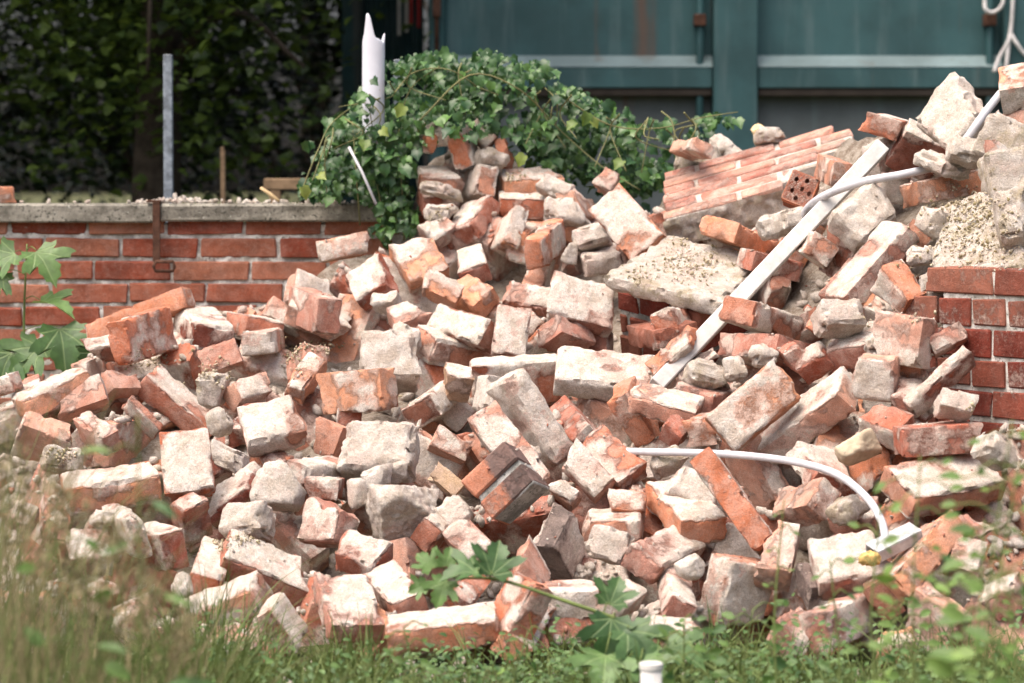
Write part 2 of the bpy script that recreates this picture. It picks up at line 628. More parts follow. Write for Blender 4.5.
BRICKS = json.loads(r'''[
[[-1.0324,8.8727,0.6493],[0.1517,0.2105,0.9605,-0.1009],[0.3083,0.0558,0.0549],"o",[0.1,0.08,0.8],"long bright orange piece of fused bricks leaning near the brick garden wall"],
[[-0.981,8.4798,0.6122],[0.6104,0.5684,0.3159,0.4523],[0.225,0.1101,0.054],"o",[0.35,0.2,0.2],"square orange brick with a white fleck, tilted below the long orange piece"],
[[-1.0707,8.5435,0.5764],[0.0572,-0.0514,0.9371,0.3406],[0.1074,0.049,0.0545],"d",[0.8,0.35,0.2],"dark broken brick with a hollow end beside the sycamore leaves"],
[[-0.8436,8.7647,0.6217],[0.1045,-0.5776,-0.8095,-0.0162],[0.2251,0.1084,0.0571],"d",[0.95,0.5,0.1],"mortar-capped brick showing a dark red end right of the square orange brick"],
[[-0.7064,8.7666,0.6199],[0.0668,-0.4979,-0.8623,0.0635],[0.1216,0.1065,0.0574],"r",[0.95,0.4,0.05],"brick with clean dark red end under a thick mortar cap near the wall"],
[[-0.6717,8.6424,0.5906],[0.7347,-0.0366,-0.043,0.6761],[0.1892,0.0836,0.0566],"p",[0.3,0.35,0.55],"small pale pink brick stub in front of the dark red brick end"],
[[-0.7662,8.3937,0.5563],[0.1284,-0.1281,0.7973,0.5757],[0.1016,0.0637,0.0539],"p",[0.2,0.2,0.2],"small cracked pink brick piece resting on yellowish crumbs"],
[[-0.5621,8.8982,0.7144],[0.8041,0.5075,0.282,0.1277],[0.1225,0.0811,0.0567],"p",[0.9,0.4,0.15],"grey-sided brick capped with beige mortar where the garden wall meets the heap"],
[[-0.5361,8.4007,0.5448],[0.9294,-0.2697,0.0103,0.2517],[0.0682,0.1015,0.0549],"p",[0.3,0.3,0.3],"pink brick wedge on yellow-green crumbs under the cracked masonry piece"],
[[-1.3023,8.1898,0.4989],[0.2367,0.0029,0.6757,0.6981],[0.0686,0.0448,0.0535],"p",[0.8,0.5,0.3],"pale brick at the photo's left edge, lowest beside the sycamore leaves"],
[[-1.2421,8.2412,0.4985],[0.167,0.0593,0.8298,-0.5291],[0.0497,0.0149,0.0533],"p",[0.3,0.3,0.3],"tiny pink brick wedge by the base of the sycamore leaves"],
[[-1.1719,8.1581,0.4812],[0.9612,0.0582,-0.1961,0.1853],[0.1763,0.108,0.0481],"o",[0.9,0.25,0.4],"long orange brick with a white mortar top sloping up from the left edge"],
[[-1.1632,7.9782,0.372],[0.8921,-0.4151,0.1401,0.111],[0.1385,0.108,0.054],"p",[0.3,0.12,0.3],"smooth pink brick lying below the long orange brick at far left"],
[[-1.026,7.8978,0.3965],[0.0544,-0.4321,-0.8595,-0.2675],[0.1299,0.0465,0.0568],"p",[0.6,0.6,0.3],"weathered greyish pink brick end pointing at the viewer beside the crumb heap"],
[[-1.094,8.1356,0.4688],[0.1266,-0.1174,0.8584,0.483],[0.1156,0.0715,0.0542],"p",[0.45,0.4,0.5],"mottled pink brick with a broken orange core behind the greyish brick end"],
[[-1.0132,8.2359,0.5002],[0.4262,-0.3584,-0.814,-0.1651],[0.0574,0.0867,0.0535],"p",[0.15,0.1,0.05],"smooth mauve pink brick with its dark underside showing, upper left of heap"],
[[-0.8646,8.3117,0.4373],[0.928,0.1301,0.3435,-0.0618],[0.2124,0.1086,0.0546],"r",[0.55,0.02,0.1],"whole dark red brick slanting down to the right with a dusty top"],
[[-0.9395,8.1071,0.4227],[0.8392,0.3863,0.3628,-0.1221],[0.106,0.0177,0.0542],"r",[0.3,0.75,0.1],"red brick with a narrow white upper edge in front of the whole dark red brick"],
[[-0.7679,7.5423,0.3534],[0.3308,-0.5662,-0.6537,-0.3777],[0.1565,0.1097,0.0537],"o",[0.75,0.3,0.2],"broad orange-edged brick with a big white mortar patch on its bed"],
[[-0.9451,7.5211,0.2985],[0.9839,0.1267,-0.0456,0.1178],[0.2071,0.109,0.0574],"o",[0.95,0.12,0.6],"orange-fronted brick with crumbly cracked mortar along its whole top"],
[[-0.9393,7.3269,0.2301],[0.1489,-0.0799,-0.9175,-0.3601],[0.0681,0.031,0.053],"r",[0.85,0.05,0.1],"dark red brick piece under loose mortar flakes below the orange-fronted brick"],
[[-0.6487,7.5658,0.2736],[0.3291,0.1357,0.9048,0.2335],[0.1235,0.1086,0.0514],"d",[0.9,0.02,0.6],"tilted brick with deep red underside and white bed touching a round mortar lump"],
[[-0.7435,7.3898,0.2385],[0.518,0.4977,0.689,-0.0957],[0.1106,0.067,0.0542],"r",[0.25,0.5,0.6],"upright red brick with a whitish worn rim, front left of the tilted brick"],
[[-0.8077,7.2767,0.1866],[0.3027,-0.3425,-0.6983,0.5509],[0.1389,0.0845,0.058],"r",[0.5,0.8,0.12],"brick with pale top and dark red corner face, seen past the tall grass"],
[[-0.6792,7.167,0.1451],[0.1813,-0.6932,-0.6976,0.0078],[0.226,0.0702,0.0565],"o",[0.8,0.4,0.02],"brick with mossy mortar top and glossy orange-brown end at lower left"],
[[-0.5575,7.1842,0.1449],[0.944,0.2439,0.2194,0.0362],[0.1927,0.1098,0.0568],"r",[0.85,0.03,0.02],"long clean-edged brick with pale pinkish bed, pointing down to the right"],
[[-0.6336,6.9775,0.0849],[0.2044,0.0924,0.9647,0.1381],[0.1831,0.1106,0.0589],"r",[0.9,0.3,0.35],"front brick with pale mortar top and rough red broken side by the grass"],
[[-0.6028,6.7198,0.0361],[0.9761,0.1661,0.0141,0.1394],[0.0831,0.1075,0.054],"p",[0.4,0.4,0.4],"dusty pink brick lying flat just behind the lower left grass"],
[[-0.4941,6.8799,0.0621],[0.8687,0.1668,0.4663,-0.0115],[0.1035,0.1037,0.04],"o",[0.75,0.4,0.4],"orange brick with a mortar-white bed in the front row at lower left"],
[[-0.8243,6.9156,0.0667],[0.2214,0.1158,0.9579,0.1412],[0.0865,0.1101,0.0464],"p",[0.8,0.5,0.4],"sand-coloured slab under the mossy mortar brick, half hidden by grass"],
[[-0.3565,6.8998,0.0974],[0.2276,-0.5698,-0.7768,-0.1422],[0.1737,0.1103,0.0464],"p",[0.85,0.5,0.5],"rounded pale pink brick with cracked white crust in the lower front"],
[[-0.3394,7.1545,0.1794],[0.083,-0.2067,-0.932,-0.286],[0.1064,0.0862,0.049],"r",[0.92,0.6,0.1],"pale-topped brick with a red end, wedged above the rounded pale brick"],
[[-0.2556,7.004,0.1162],[0.0173,0.5794,0.7865,0.213],[0.1975,0.0731,0.049],"r",[0.85,0.1,0.02],"dusty-topped brick with dark red corner beside the bramble's leafy tip"],
[[-0.1449,6.7707,0.0657],[0.9916,0.1087,-0.0691,-0.0095],[0.2237,0.1087,0.0535],"o",[0.9,0.3,0.5],"long orange brick lying flat in the grass at bottom centre"],
[[-0.1045,6.9934,0.1152],[0.3272,-0.0932,-0.9032,-0.2617],[0.0561,0.1087,0.054],"o",[0.45,0.2,0.2],"orange brick wedge with white mortar behind the bramble leaves"],
[[-0.159,7.3722,0.2223],[0.7263,-0.361,-0.2943,0.5055],[0.215,0.0648,0.0537],"r",[0.3,0.8,0.0],"brick with clean square red-brown end below a big mortar boulder"],
[[-0.0969,7.2393,0.1977],[0.3849,0.162,-0.4906,0.7648],[0.0954,0.0652,0.0541],"p",[0.85,0.4,0.4],"pale pinkish slab right of the square red-brown end"],
[[-0.418,7.3166,0.234],[0.7458,0.1857,-0.5558,0.3169],[0.0905,0.1219,0.063],"p",[0.95,0.25,0.2],"thick pale bed brick with a maroon right side in the lower left centre"],
[[-0.4593,7.5911,0.3308],[0.5479,0.6762,0.3896,0.3013],[0.178,0.0511,0.0575],"p",[0.75,0.5,0.4],"pale pink brick lying just left of the largest mortar block"],
[[-0.454,7.883,0.3862],[0.2457,0.0089,-0.6475,0.7213],[0.0715,0.0816,0.0539],"r",[0.08,0.1,0.05],"small clean red brick cube leaning on the largest mortar block"],
[[-0.4327,7.4791,0.3027],[0.0584,-0.0389,-0.9973,0.0218],[0.0609,0.1034,0.0456],"r",[0.5,0.4,0.2],"small broken red brick tucked below the pale pink brick"],
[[-0.1997,8.171,0.4566],[0.7745,-0.1597,-0.2228,0.5701],[0.2165,0.0863,0.0569],"d",[0.7,0.8,0.15],"brick with pale side and dark maroon mottled end above the dark hollow"],
[[-0.1478,7.7877,0.3796],[0.5089,-0.6633,-0.4854,-0.2556],[0.0614,0.0897,0.054],"p",[0.5,0.3,0.1],"pale pink brick roofing the dark hollow at the heap's centre"],
[[-0.1566,7.4877,0.3184],[0.2336,-0.2545,-0.7617,-0.5482],[0.0789,0.0384,0.0539],"t",[0.3,0.3,0.3],"flat tan brick piece between two mortar boulders"],
[[-0.1352,7.3322,0.2512],[0.2209,-0.3739,-0.7791,-0.4521],[0.0675,0.0645,0.0522],"p",[0.95,0.7,0.7],"mortar-whitened brick piece left of the pair with a dark joint"],
[[-0.5911,7.849,0.419],[0.9054,0.4023,-0.0768,0.1118],[0.133,0.1141,0.0569],"r",[0.9,0.45,0.05],"brick with thick white mortar bed and red flaking front, left centre"],
[[-0.6367,8.0287,0.4126],[0.0698,0.1414,0.9557,0.2487],[0.1136,0.1097,0.0494],"d",[0.3,0.1,0.05],"dark red brick end partly buried left of the white mortar-bedded brick"],
[[0.1129,7.2498,0.1975],[0.6905,-0.4635,-0.5475,0.093],[0.1132,0.1047,0.0576],"g",[0.85,0.35,0.0],"grey-stained brick with charcoal end and pale bed facing right"],
[[0.2316,7.3391,0.225],[0.025,0.0657,0.995,0.0707],[0.1274,0.1067,0.0507],"r",[0.8,0.3,0.2],"brick with pale flat top and pinkish front above a mortar lump, front centre"],
[[0.3396,7.1561,0.1821],[0.8155,0.2799,0.0974,0.4971],[0.2151,0.0832,0.0543],"p",[0.8,0.3,0.35],"broad pale brick beneath the mortar-capped orange brick"],
[[0.3615,6.9928,0.1109],[0.2282,-0.6676,-0.7024,0.0944],[0.2087,0.057,0.0484],"p",[0.8,0.8,0.1],"pale wedge-shaped brick with a small red end, front right of centre"],
[[0.1202,6.9836,0.103],[0.0095,0.0529,-0.997,-0.0551],[0.1184,0.1083,0.0574],"p",[0.8,0.5,0.4],"pinkish brick under a scatter of mortar crumbs behind the bramble stem"],
[[0.2356,6.9576,0.1042],[0.2426,-0.2108,-0.9311,-0.1725],[0.0632,0.108,0.054],"p",[0.8,0.5,0.4],"pale brick bed just above the sycamore leaves in the foreground"],
[[0.3341,6.7584,0.0582],[0.0543,0.0929,-0.9935,-0.0385],[0.1138,0.1107,0.0429],"r",[0.8,0.35,0.3],"white-topped red brick lying low behind the big foreground leaves"],
[[0.0313,7.0522,0.1539],[0.4981,-0.0684,-0.8523,-0.144],[0.0766,0.1094,0.054],"p",[0.45,0.3,0.3],"smooth mauve brick piece below the charcoal-ended brick"],
[[0.013,6.7553,0.1108],[0.8184,0.2232,-0.5247,0.0714],[0.1413,0.1133,0.054],"o",[0.5,0.3,0.3],"bright orange brick standing on end behind the bramble stem"],
[[0.0242,6.8175,0.0617],[0.7158,0.3085,0.1002,0.6184],[0.2251,0.0716,0.054],"o",[0.88,0.3,0.3],"white-mortared brick with orange edge beside the bright orange upright one"],
[[0.4997,7.0685,0.1114],[0.5451,0.2884,0.7076,-0.3448],[0.1366,0.1276,0.0664],"r",[0.9,0.35,0.1],"large white-bedded brick with mottled red left side and orange top corner"],
[[0.7263,6.9344,0.1834],[0.9265,0.3692,-0.0473,0.0551],[0.1344,0.1215,0.0621],"p",[0.92,0.25,0.3],"square-cut brick with white top under the yellow foam scrap"],
[[0.5938,7.0654,0.192],[0.0391,-0.1015,-0.9221,-0.3714],[0.0637,0.1345,0.0686],"p",[0.4,0.3,0.3],"plain dusty pink brick face right of the long diagonal orange brick"],
[[0.6443,6.9306,0.136],[0.1831,-0.5684,-0.7787,-0.1924],[0.0772,0.0273,0.0608],"g",[0.3,0.3,0.2],"narrow brownish brick sliver left of the square-cut brick"],
[[0.5975,6.7529,0.057],[0.353,-0.1046,-0.9064,-0.207],[0.0726,0.1082,0.054],"p",[0.8,0.4,0.4],"pale brick bed half hidden by leafy weeds at the bottom right"],
[[0.7035,6.809,0.0779],[0.6509,0.58,0.2901,0.3947],[0.2268,0.082,0.054],"p",[0.85,0.4,0.5],"pale brick directly below the square-cut brick"],
[[0.8124,6.9238,0.138],[0.6449,0.3969,0.2691,0.5951],[0.225,0.0808,0.0543],"d",[0.05,0.05,0.05],"dark brown brick in the shade right of the square-cut brick"],
[[0.8111,6.7234,0.0342],[0.1166,0.0291,0.9903,0.0693],[0.0806,0.1009,0.0432],"o",[0.5,0.3,0.3],"orange brick peeking through weeds at the lower right"],
[[0.4004,7.3259,0.2622],[0.1021,-0.5893,-0.7943,-0.107],[0.2254,0.1073,0.0547],"o",[1.0,0.05,0.03],"orange brick with a neat white mortar slab covering its top"],
[[0.4983,7.1492,0.3019],[0.4485,-0.1372,-0.8812,0.0594],[0.2323,0.1081,0.0523],"o",[0.6,0.07,0.2],"long diagonal orange brick lying right of the neat mortar-capped brick"],
[[0.6635,7.268,0.2836],[0.2969,0.4182,0.8051,0.2978],[0.1663,0.0785,0.0575],"p",[0.35,0.4,0.75],"pinkish brick with an orange corner under the curved white conduit"],
[[0.7161,7.3956,0.3512],[0.3307,-0.4873,-0.8081,0.0088],[0.1321,0.1197,0.0471],"r",[0.95,0.35,0.2],"white brick bed with a red side crossed by the curved conduit"],
[[0.7071,7.5998,0.4617],[0.3538,0.1979,0.8895,0.211],[0.2453,0.113,0.0581],"p",[0.95,0.35,0.2],"long brick thick with white mortar above the curved conduit"],
[[0.5739,7.5718,0.4857],[0.7448,0.5727,-0.2427,0.2418],[0.1976,0.1029,0.0543],"o",[0.85,0.3,0.3],"broad brick with speckled cream bed and an orange patch, right of centre"],
[[0.4587,7.746,0.4196],[0.0529,0.0105,0.9982,0.0266],[0.0643,0.1065,0.0603],"o",[0.1,0.1,0.1],"broken orange brick end with a stepped fracture left of the cream bed"],
[[0.414,7.3533,0.3041],[0.1351,-0.1312,-0.8662,-0.4629],[0.1114,0.0802,0.0533],"p",[0.9,0.3,0.3],"pale brick glimpsed behind the long diagonal orange brick"],
[[0.3745,7.8266,0.4748],[0.1021,-0.1284,-0.9703,-0.1779],[0.1607,0.0973,0.0446],"p",[0.75,0.0,0.2],"white and pink brick with a dark underside below the foot of the metal bar"],
[[0.1412,8.4237,0.611],[0.8632,-0.3119,0.0187,0.3965],[0.1284,0.081,0.0521],"p",[0.2,0.3,0.25],"roof-shaped mauve brick with a shadowed underside at the heap's middle"],
[[0.2349,8.1551,0.5277],[0.9293,0.3656,0.0468,-0.0245],[0.2312,0.1139,0.0576],"p",[0.72,0.65,0.4],"large white-smeared pink brick face with beige mortar below, in the centre"],
[[0.31,7.9338,0.4457],[0.8505,0.223,0.476,-0.0173],[0.1422,0.104,0.0538],"o",[0.05,0.06,0.02],"vivid orange brick with brown end leaning left of the stepped fracture"],
[[-0.0011,7.6193,0.3768],[0.4374,0.1803,-0.484,0.7361],[0.2287,0.0774,0.0543],"p",[0.5,0.4,0.4],"big pink brick face sloping above the pair with a dark joint"],
[[0.0464,7.7413,0.4417],[0.4696,0.1203,-0.8501,0.2057],[0.2247,0.108,0.0565],"p",[0.9,0.85,0.8],"long mortar-crusted brick running beside the big pink face"],
[[0.1768,7.4681,0.3373],[0.2008,-0.3602,-0.7553,-0.5095],[0.1166,0.0632,0.0533],"p",[0.85,0.4,0.1],"broken white-smeared brick with a red tip right of the big pink face"],
[[0.2312,7.5384,0.3643],[0.1342,-0.403,-0.8226,-0.378],[0.1533,0.0844,0.0508],"o",[0.5,0.2,0.2],"broad salmon brick slab under the left end of the white conduit"],
[[0.1745,7.8627,0.4029],[0.3214,-0.5332,-0.7499,0.2237],[0.2257,0.108,0.0536],"r",[0.3,0.05,0.3],"plain red brick side right of the long mortar-crusted brick"],
[[0.1249,7.4286,0.2917],[0.1566,-0.2957,-0.7836,-0.5234],[0.0612,0.0383,0.0537],"p",[0.8,0.3,0.3],"small pale brick block right of the dark-jointed pair"],
[[0.3956,7.7358,0.4145],[0.243,-0.2343,-0.8807,-0.3322],[0.0493,0.0459,0.0535],"r",[0.1,0.1,0.05],"small brown brick end under the metal bar's foot"],
[[0.2687,7.372,0.2719],[0.0199,-0.0409,-0.8794,-0.4738],[0.0752,0.0523,0.053],"o",[0.7,0.3,0.4],"pale orange rubble brick behind the neat mortar-capped brick"],
[[-0.4798,9.0546,0.836],[0.9933,-0.0426,-0.0995,-0.0397],[0.1187,0.1093,0.0546],"o",[0.5,0.75,0.7],"small brick with pale front and orange corner against the garden wall's end"],
[[-0.388,8.8525,0.7424],[0.8927,0.3595,-0.2555,0.0923],[0.107,0.1122,0.0574],"r",[0.92,0.05,0.1],"gable-like brick with flat red end under a broad pale bed, upper left"],
[[-0.2571,8.9413,0.795],[0.2332,-0.4768,-0.7712,-0.3515],[0.1295,0.1136,0.0502],"o",[0.7,0.3,0.3],"broad brick with white mortar disc and orange rim near the ivy's foot"],
[[-0.1102,9.0008,0.787],[0.1589,-0.0423,0.9495,0.2673],[0.0782,0.1085,0.0551],"r",[0.85,0.05,0.05],"small block with pale top and clear red front below the ivy stack"],
[[-0.1949,8.7706,0.7266],[0.1684,-0.1548,-0.8474,-0.4792],[0.105,0.0586,0.0533],"o",[0.5,0.3,0.3],"pinkish orange brick piece left of the split orange one"],
[[-0.1066,8.845,0.7047],[0.2937,-0.241,0.8843,0.2714],[0.0806,0.1178,0.0581],"o",[0.3,0.1,0.1],"split orange brick with glowing broken face in the upper middle"],
[[-0.2805,8.6474,0.6524],[0.9455,0.2602,-0.116,0.1577],[0.0873,0.0868,0.0477],"p",[0.75,0.3,0.1],"mortar-smeared pink brick under the gable-like brick"],
[[-0.5393,8.7198,0.6716],[0.3463,0.4371,0.5862,0.5877],[0.2283,0.0905,0.0631],"p",[0.4,0.3,0.3],"dusty brick half buried beneath the long cracked masonry piece"],
[[-0.3217,8.2026,0.4909],[0.0726,-0.1205,0.9619,0.2346],[0.0276,0.109,0.0467],"r",[0.1,0.1,0.1],"red brick edge behind the tall pink bed"],
[[-0.5292,8.2013,0.5173],[0.7829,0.3097,-0.1608,0.5151],[0.1293,0.0518,0.0511],"o",[0.8,0.3,0.05],"narrow brick with white side and dark red foot left of the tall pink bed"],
[[-0.1218,8.4969,0.6305],[0.18,0.4262,0.7473,0.4769],[0.2264,0.0731,0.0577],"d",[1.0,0.2,0.02],"mortar-covered brick with a smooth dark brown rounded end"],
[[-0.1713,8.5172,0.5748],[0.9335,0.1115,0.1589,0.3013],[0.166,0.1092,0.057],"r",[1.0,0.1,0.2],"brown-orange brick front under chunky mortar, left of the rounded dark end"],
[[0.007,8.2515,0.5053],[0.0545,-0.0288,0.8136,-0.5781],[0.2123,0.1135,0.0555],"o",[0.42,0.8,0.4],"grey-smeared orange brick bed standing upright in the heap's middle"],
[[-0.0022,8.3564,0.6287],[0.6003,0.4544,-0.3729,0.5424],[0.1293,0.0832,0.0541],"p",[0.6,0.3,0.2],"pink brick bed with a crack right of the dark rounded end"],
[[0.0191,8.5795,0.6179],[0.5978,0.1608,0.3512,0.7024],[0.2354,0.0431,0.0657],"o",[0.2,0.15,0.3],"slim orange wedge beside the roof-shaped mauve brick"],
[[0.179,8.4796,0.6962],[0.1824,0.081,-0.8786,-0.4338],[0.1638,0.1312,0.0512],"p",[0.9,0.7,0.5],"large pale mortar-coated brick left of the dark brickwork stub"],
[[0.0498,8.6767,0.704],[0.0077,-0.1626,-0.8425,-0.5136],[0.1406,0.0644,0.0529],"p",[0.8,0.4,0.3],"pale pink brick below the ribbed orange brick"],
[[0.2444,8.9377,0.8048],[0.9823,0.1181,-0.0496,0.1365],[0.1166,0.1087,0.0476],"g",[0.9,0.8,0.3],"grey-white brick with a red left edge near the pink slab's foot"],
[[0.4294,8.3567,0.6474],[0.4324,-0.6864,-0.4707,0.347],[0.225,0.0653,0.0565],"o",[0.3,0.75,0.25],"pink and orange brick with rounded corners in front of the brickwork stub"],
[[0.406,8.046,0.5893],[0.8316,-0.4246,-0.3,-0.1955],[0.1358,0.0274,0.0547],"o",[0.5,0.5,0.4],"mortar-lined orange brick tucked under the metal bar's lower half"],
[[0.4643,8.03,0.5643],[0.7822,-0.5523,-0.2382,-0.1622],[0.1176,0.0115,0.0539],"g",[0.6,0.4,0.4],"greyish splintered brick under the lower edge of the metal bar"],
[[0.6361,8.112,0.6722],[0.8902,0.0238,0.1337,0.4348],[0.2235,0.0963,0.0563],"r",[0.7,0.62,0.05],"brick with neat orange end face resting across the metal bar"],
[[0.6313,7.981,0.5995],[0.055,-0.4737,-0.8689,0.1328],[0.2252,0.108,0.056],"p",[0.5,0.25,0.2],"dusty pink brick below the neat-ended brick by the metal bar"],
[[0.7315,7.7359,0.5861],[0.674,0.0025,-0.4353,0.5968],[0.0644,0.0748,0.053],"r",[0.8,0.6,0.25],"pale-topped brick with orange-brown end, right of the bar's middle"],
[[0.7486,7.8616,0.6845],[0.119,-0.2905,-0.719,-0.6201],[0.0299,0.061,0.054],"o",[0.1,0.1,0.1],"small plain orange brick shard right of the neat-ended brick"],
[[0.6829,7.8485,0.5981],[0.588,0.3348,0.3219,0.6622],[0.225,0.0508,0.0398],"r",[0.4,0.3,0.3],"small red and white brick fragment above the cream-bedded brick"],
[[0.3939,8.3581,0.6246],[0.0524,0.6019,0.7926,0.0817],[0.2282,0.108,0.0503],"d",[0.4,0.3,0.3],"dark brick edge at the foot of the brickwork stub"],
[[0.6949,8.5114,0.7989],[0.9807,0.0232,0.1194,0.153],[0.153,0.1075,0.049],"r",[0.3,0.2,0.2],"dark red brick recessed beneath the masonry slab's lower corner"],
[[0.8422,7.7395,0.6245],[0.949,0.183,-0.1493,-0.2089],[0.1274,0.1228,0.051],"p",[0.8,0.3,0.3],"mauve brick under white mortar with a mossy tuft, right of centre"],
[[0.9188,7.4626,0.6508],[0.2191,0.3171,0.6697,0.6347],[0.1199,0.108,0.0545],"p",[0.5,0.6,0.55],"upright mottled pink brick near the right-hand brick pier"],
[[1.0149,7.445,0.6521],[0.7786,0.5805,-0.1901,0.1436],[0.0816,0.0407,0.054],"p",[0.3,0.3,0.3],"mauve brick topped with yellow crumbs touching the right-hand brick pier"],
[[0.9865,7.3611,0.5588],[0.8581,0.3664,-0.2862,0.2178],[0.1852,0.0297,0.0553],"r",[0.9,0.6,0.35],"long flaky brick leaning up against the right-hand brick pier"],
[[0.846,7.4363,0.5647],[0.1265,0.1435,0.6491,0.7363],[0.0957,0.0951,0.0557],"p",[0.93,0.3,0.3],"white brick face left of the long flaky brick"],
[[0.8613,7.3498,0.4586],[0.0067,-0.3947,-0.8556,-0.3347],[0.116,0.0652,0.0609],"r",[0.2,0.75,0.1],"brick with smooth red bed, grey side and ragged orange end, right side"],
[[0.9583,7.2329,0.4365],[0.9981,0.0029,-0.0349,0.0497],[0.1571,0.108,0.0612],"r",[0.5,0.45,0.3],"two joined brick ends with a white joint at the pier's foot"],
[[0.9202,7.4285,0.5134],[0.0668,-0.0699,-0.9738,-0.2057],[0.0653,0.108,0.054],"p",[0.85,0.5,0.5],"flat pale mortar-coated brick behind the long flaky brick"],
[[0.9688,7.1663,0.3394],[0.9251,0.2773,0.0194,0.2588],[0.2418,0.1186,0.0543],"r",[0.8,0.15,0.02],"large whole brick with deep red end and white-smeared top, right side"],
[[0.8754,6.8954,0.1968],[0.8827,-0.1162,-0.3412,0.3015],[0.2311,0.108,0.0568],"o",[0.4,0.2,0.2],"white-spotted orange brick leaning right of the grey metal channel"],
[[0.9021,6.7926,0.077],[0.3695,-0.0578,-0.7621,0.5285],[0.1148,0.108,0.0538],"p",[0.6,0.4,0.4],"dusty pink brick below the white-spotted orange one"],
[[1.0031,6.973,0.2632],[0.7727,0.5561,-0.1934,0.2373],[0.0485,0.0601,0.0547],"p",[0.5,0.4,0.4],"small pink brick behind weeds at the far right"],
[[0.9807,6.9035,0.2024],[0.0675,-0.1344,-0.8595,-0.4885],[0.0726,0.072,0.0533],"p",[0.75,0.5,0.4],"pale brick seen between weed leaves at the far right"],
[[0.7833,7.1906,0.2643],[0.0697,0.1216,0.9709,0.1943],[0.0795,0.0921,0.0471],"p",[0.7,0.4,0.4],"mortar-clad pink brick behind the conduit's lower bend"],
[[1.0555,6.8404,0.125],[0.1933,0.1886,0.958,0.096],[0.0707,0.1079,0.054],"p",[0.7,0.4,0.4],"pale brick at the lower right edge behind the green leaves"],
[[-0.1458,9.4434,1.1256],[0.5515,-0.0545,-0.823,-0.1244],[0.1075,0.1074,0.0522],"o",[0.8,0.08,0.3],"clean orange brick near the top of the heap below the ivy"],
[[-0.0934,9.4603,1.1608],[0.2446,-0.2759,-0.7569,-0.5396],[0.0807,0.0459,0.0537],"p",[0.6,0.4,0.3],"pinkish brick at the very top of the heap under the ivy"],
[[-0.0203,9.4656,1.0962],[0.9317,-0.3322,-0.1414,-0.0411],[0.0348,0.108,0.054],"o",[0.3,0.1,0.1],"small orange brick corner half covered by ivy at the top"],
[[-0.2373,9.4606,1.1528],[0.9899,0.1417,0.0005,-0.0085],[0.0463,0.116,0.0506],"o",[0.9,0.1,0.2],"small orange brick under crumbly mortar at the ivy's edge"],
[[-0.221,9.4219,1.0269],[0.9855,0.1507,0.0145,0.0767],[0.1015,0.1068,0.0502],"r",[0.8,0.45,0.3],"upper pale brick of the leaning stack beside the ivy"],
[[-0.2142,9.3828,0.9683],[0.9844,0.1406,-0.0073,0.1056],[0.1058,0.1083,0.0542],"r",[0.6,0.35,0.3],"lower pale red brick of the leaning stack beside the ivy"],
[[-0.0978,9.4242,1.0157],[0.4272,0.4275,0.6439,0.4693],[0.1757,0.0825,0.0548],"r",[0.9,0.9,0.08],"red brick standing on end with a white side, right of the leaning stack"],
[[-0.1162,9.241,0.9073],[0.8115,-0.0088,-0.3029,0.4997],[0.179,0.0961,0.0523],"r",[0.9,0.12,0.6],"pale-topped brick with orange-red side pointing up toward the ivy"],
[[0.0513,9.4233,1.0205],[0.9836,0.1429,-0.0202,0.1083],[0.161,0.108,0.0521],"o",[0.9,0.08,0.3],"upper of two orange-fronted bricks still stacked below the ivy"],
[[0.0706,9.3458,0.9543],[0.9958,0.0842,0.0206,0.0286],[0.2013,0.1082,0.0535],"o",[0.9,0.15,0.3],"lower of two orange-fronted bricks still stacked below the ivy"],
[[0.1666,9.1743,0.8866],[0.9942,0.0982,-0.039,0.0218],[0.1059,0.1054,0.0455],"o",[0.9,0.1,0.3],"orange brick sliver under white mortar below the two stacked bricks"],
[[0.0945,8.9557,0.8506],[0.5222,0.6063,0.3375,0.4957],[0.2268,0.0813,0.0499],"o",[0.5,0.12,0.1],"ribbed orange brick with grooves across its face"],
[[0.0385,9.2058,0.8522],[0.6066,-0.4917,-0.4466,0.4368],[0.2269,0.0888,0.0555],"o",[0.7,0.6,0.55],"brick blotched white, grey and orange left of the ribbed brick"],
[[-0.0066,9.1388,0.8836],[0.798,-0.0091,-0.5662,0.206],[0.1113,0.108,0.0453],"o",[0.8,0.5,0.4],"white and orange brick leaning behind the blotched brick"],
[[0.1892,9.1666,0.9489],[0.5473,-0.1373,-0.8161,-0.1246],[0.0826,0.108,0.054],"p",[0.4,0.3,0.3],"pink brick face between the ivy and the large pink slab"],
[[0.2719,9.2116,1.0236],[0.1269,-0.1827,-0.7994,-0.5581],[0.0531,0.0578,0.0537],"p",[0.5,0.4,0.4],"small pinkish brick half under ivy above the large pink slab"],
[[-0.2096,9.1762,0.8791],[0.1547,-0.3931,-0.808,-0.4107],[0.0636,0.0735,0.0534],"p",[0.7,0.5,0.5],"dusty brick under the leaning stack beside the ivy"],
[[0.3214,8.7822,0.9013],[0.0791,-0.4832,-0.6882,-0.5354],[0.2058,0.1063,0.0536],"o",[0.75,0.2,0.1],"large pink-white slab of brick with orange lower edge, touching the masonry slab"],
[[0.9876,8.458,1.1677],[0.1438,-0.1433,-0.9782,-0.0428],[0.083,0.1091,0.0508],"o",[0.3,0.05,0.1],"orange brick perched at the upper end of the masonry slab"],
[[1.069,8.4327,1.0998],[0.881,-0.4192,0.1763,0.1305],[0.1188,0.1216,0.0585],"d",[0.15,0.9,0.4],"dark red brick under a big mortar mass near the upper right"],
[[1.1057,8.1419,1.0059],[0.9826,-0.0359,-0.0959,0.1551],[0.1941,0.1074,0.0532],"o",[0.6,0.1,0.15],"cracked pinkish orange brick below the upper white conduit"],
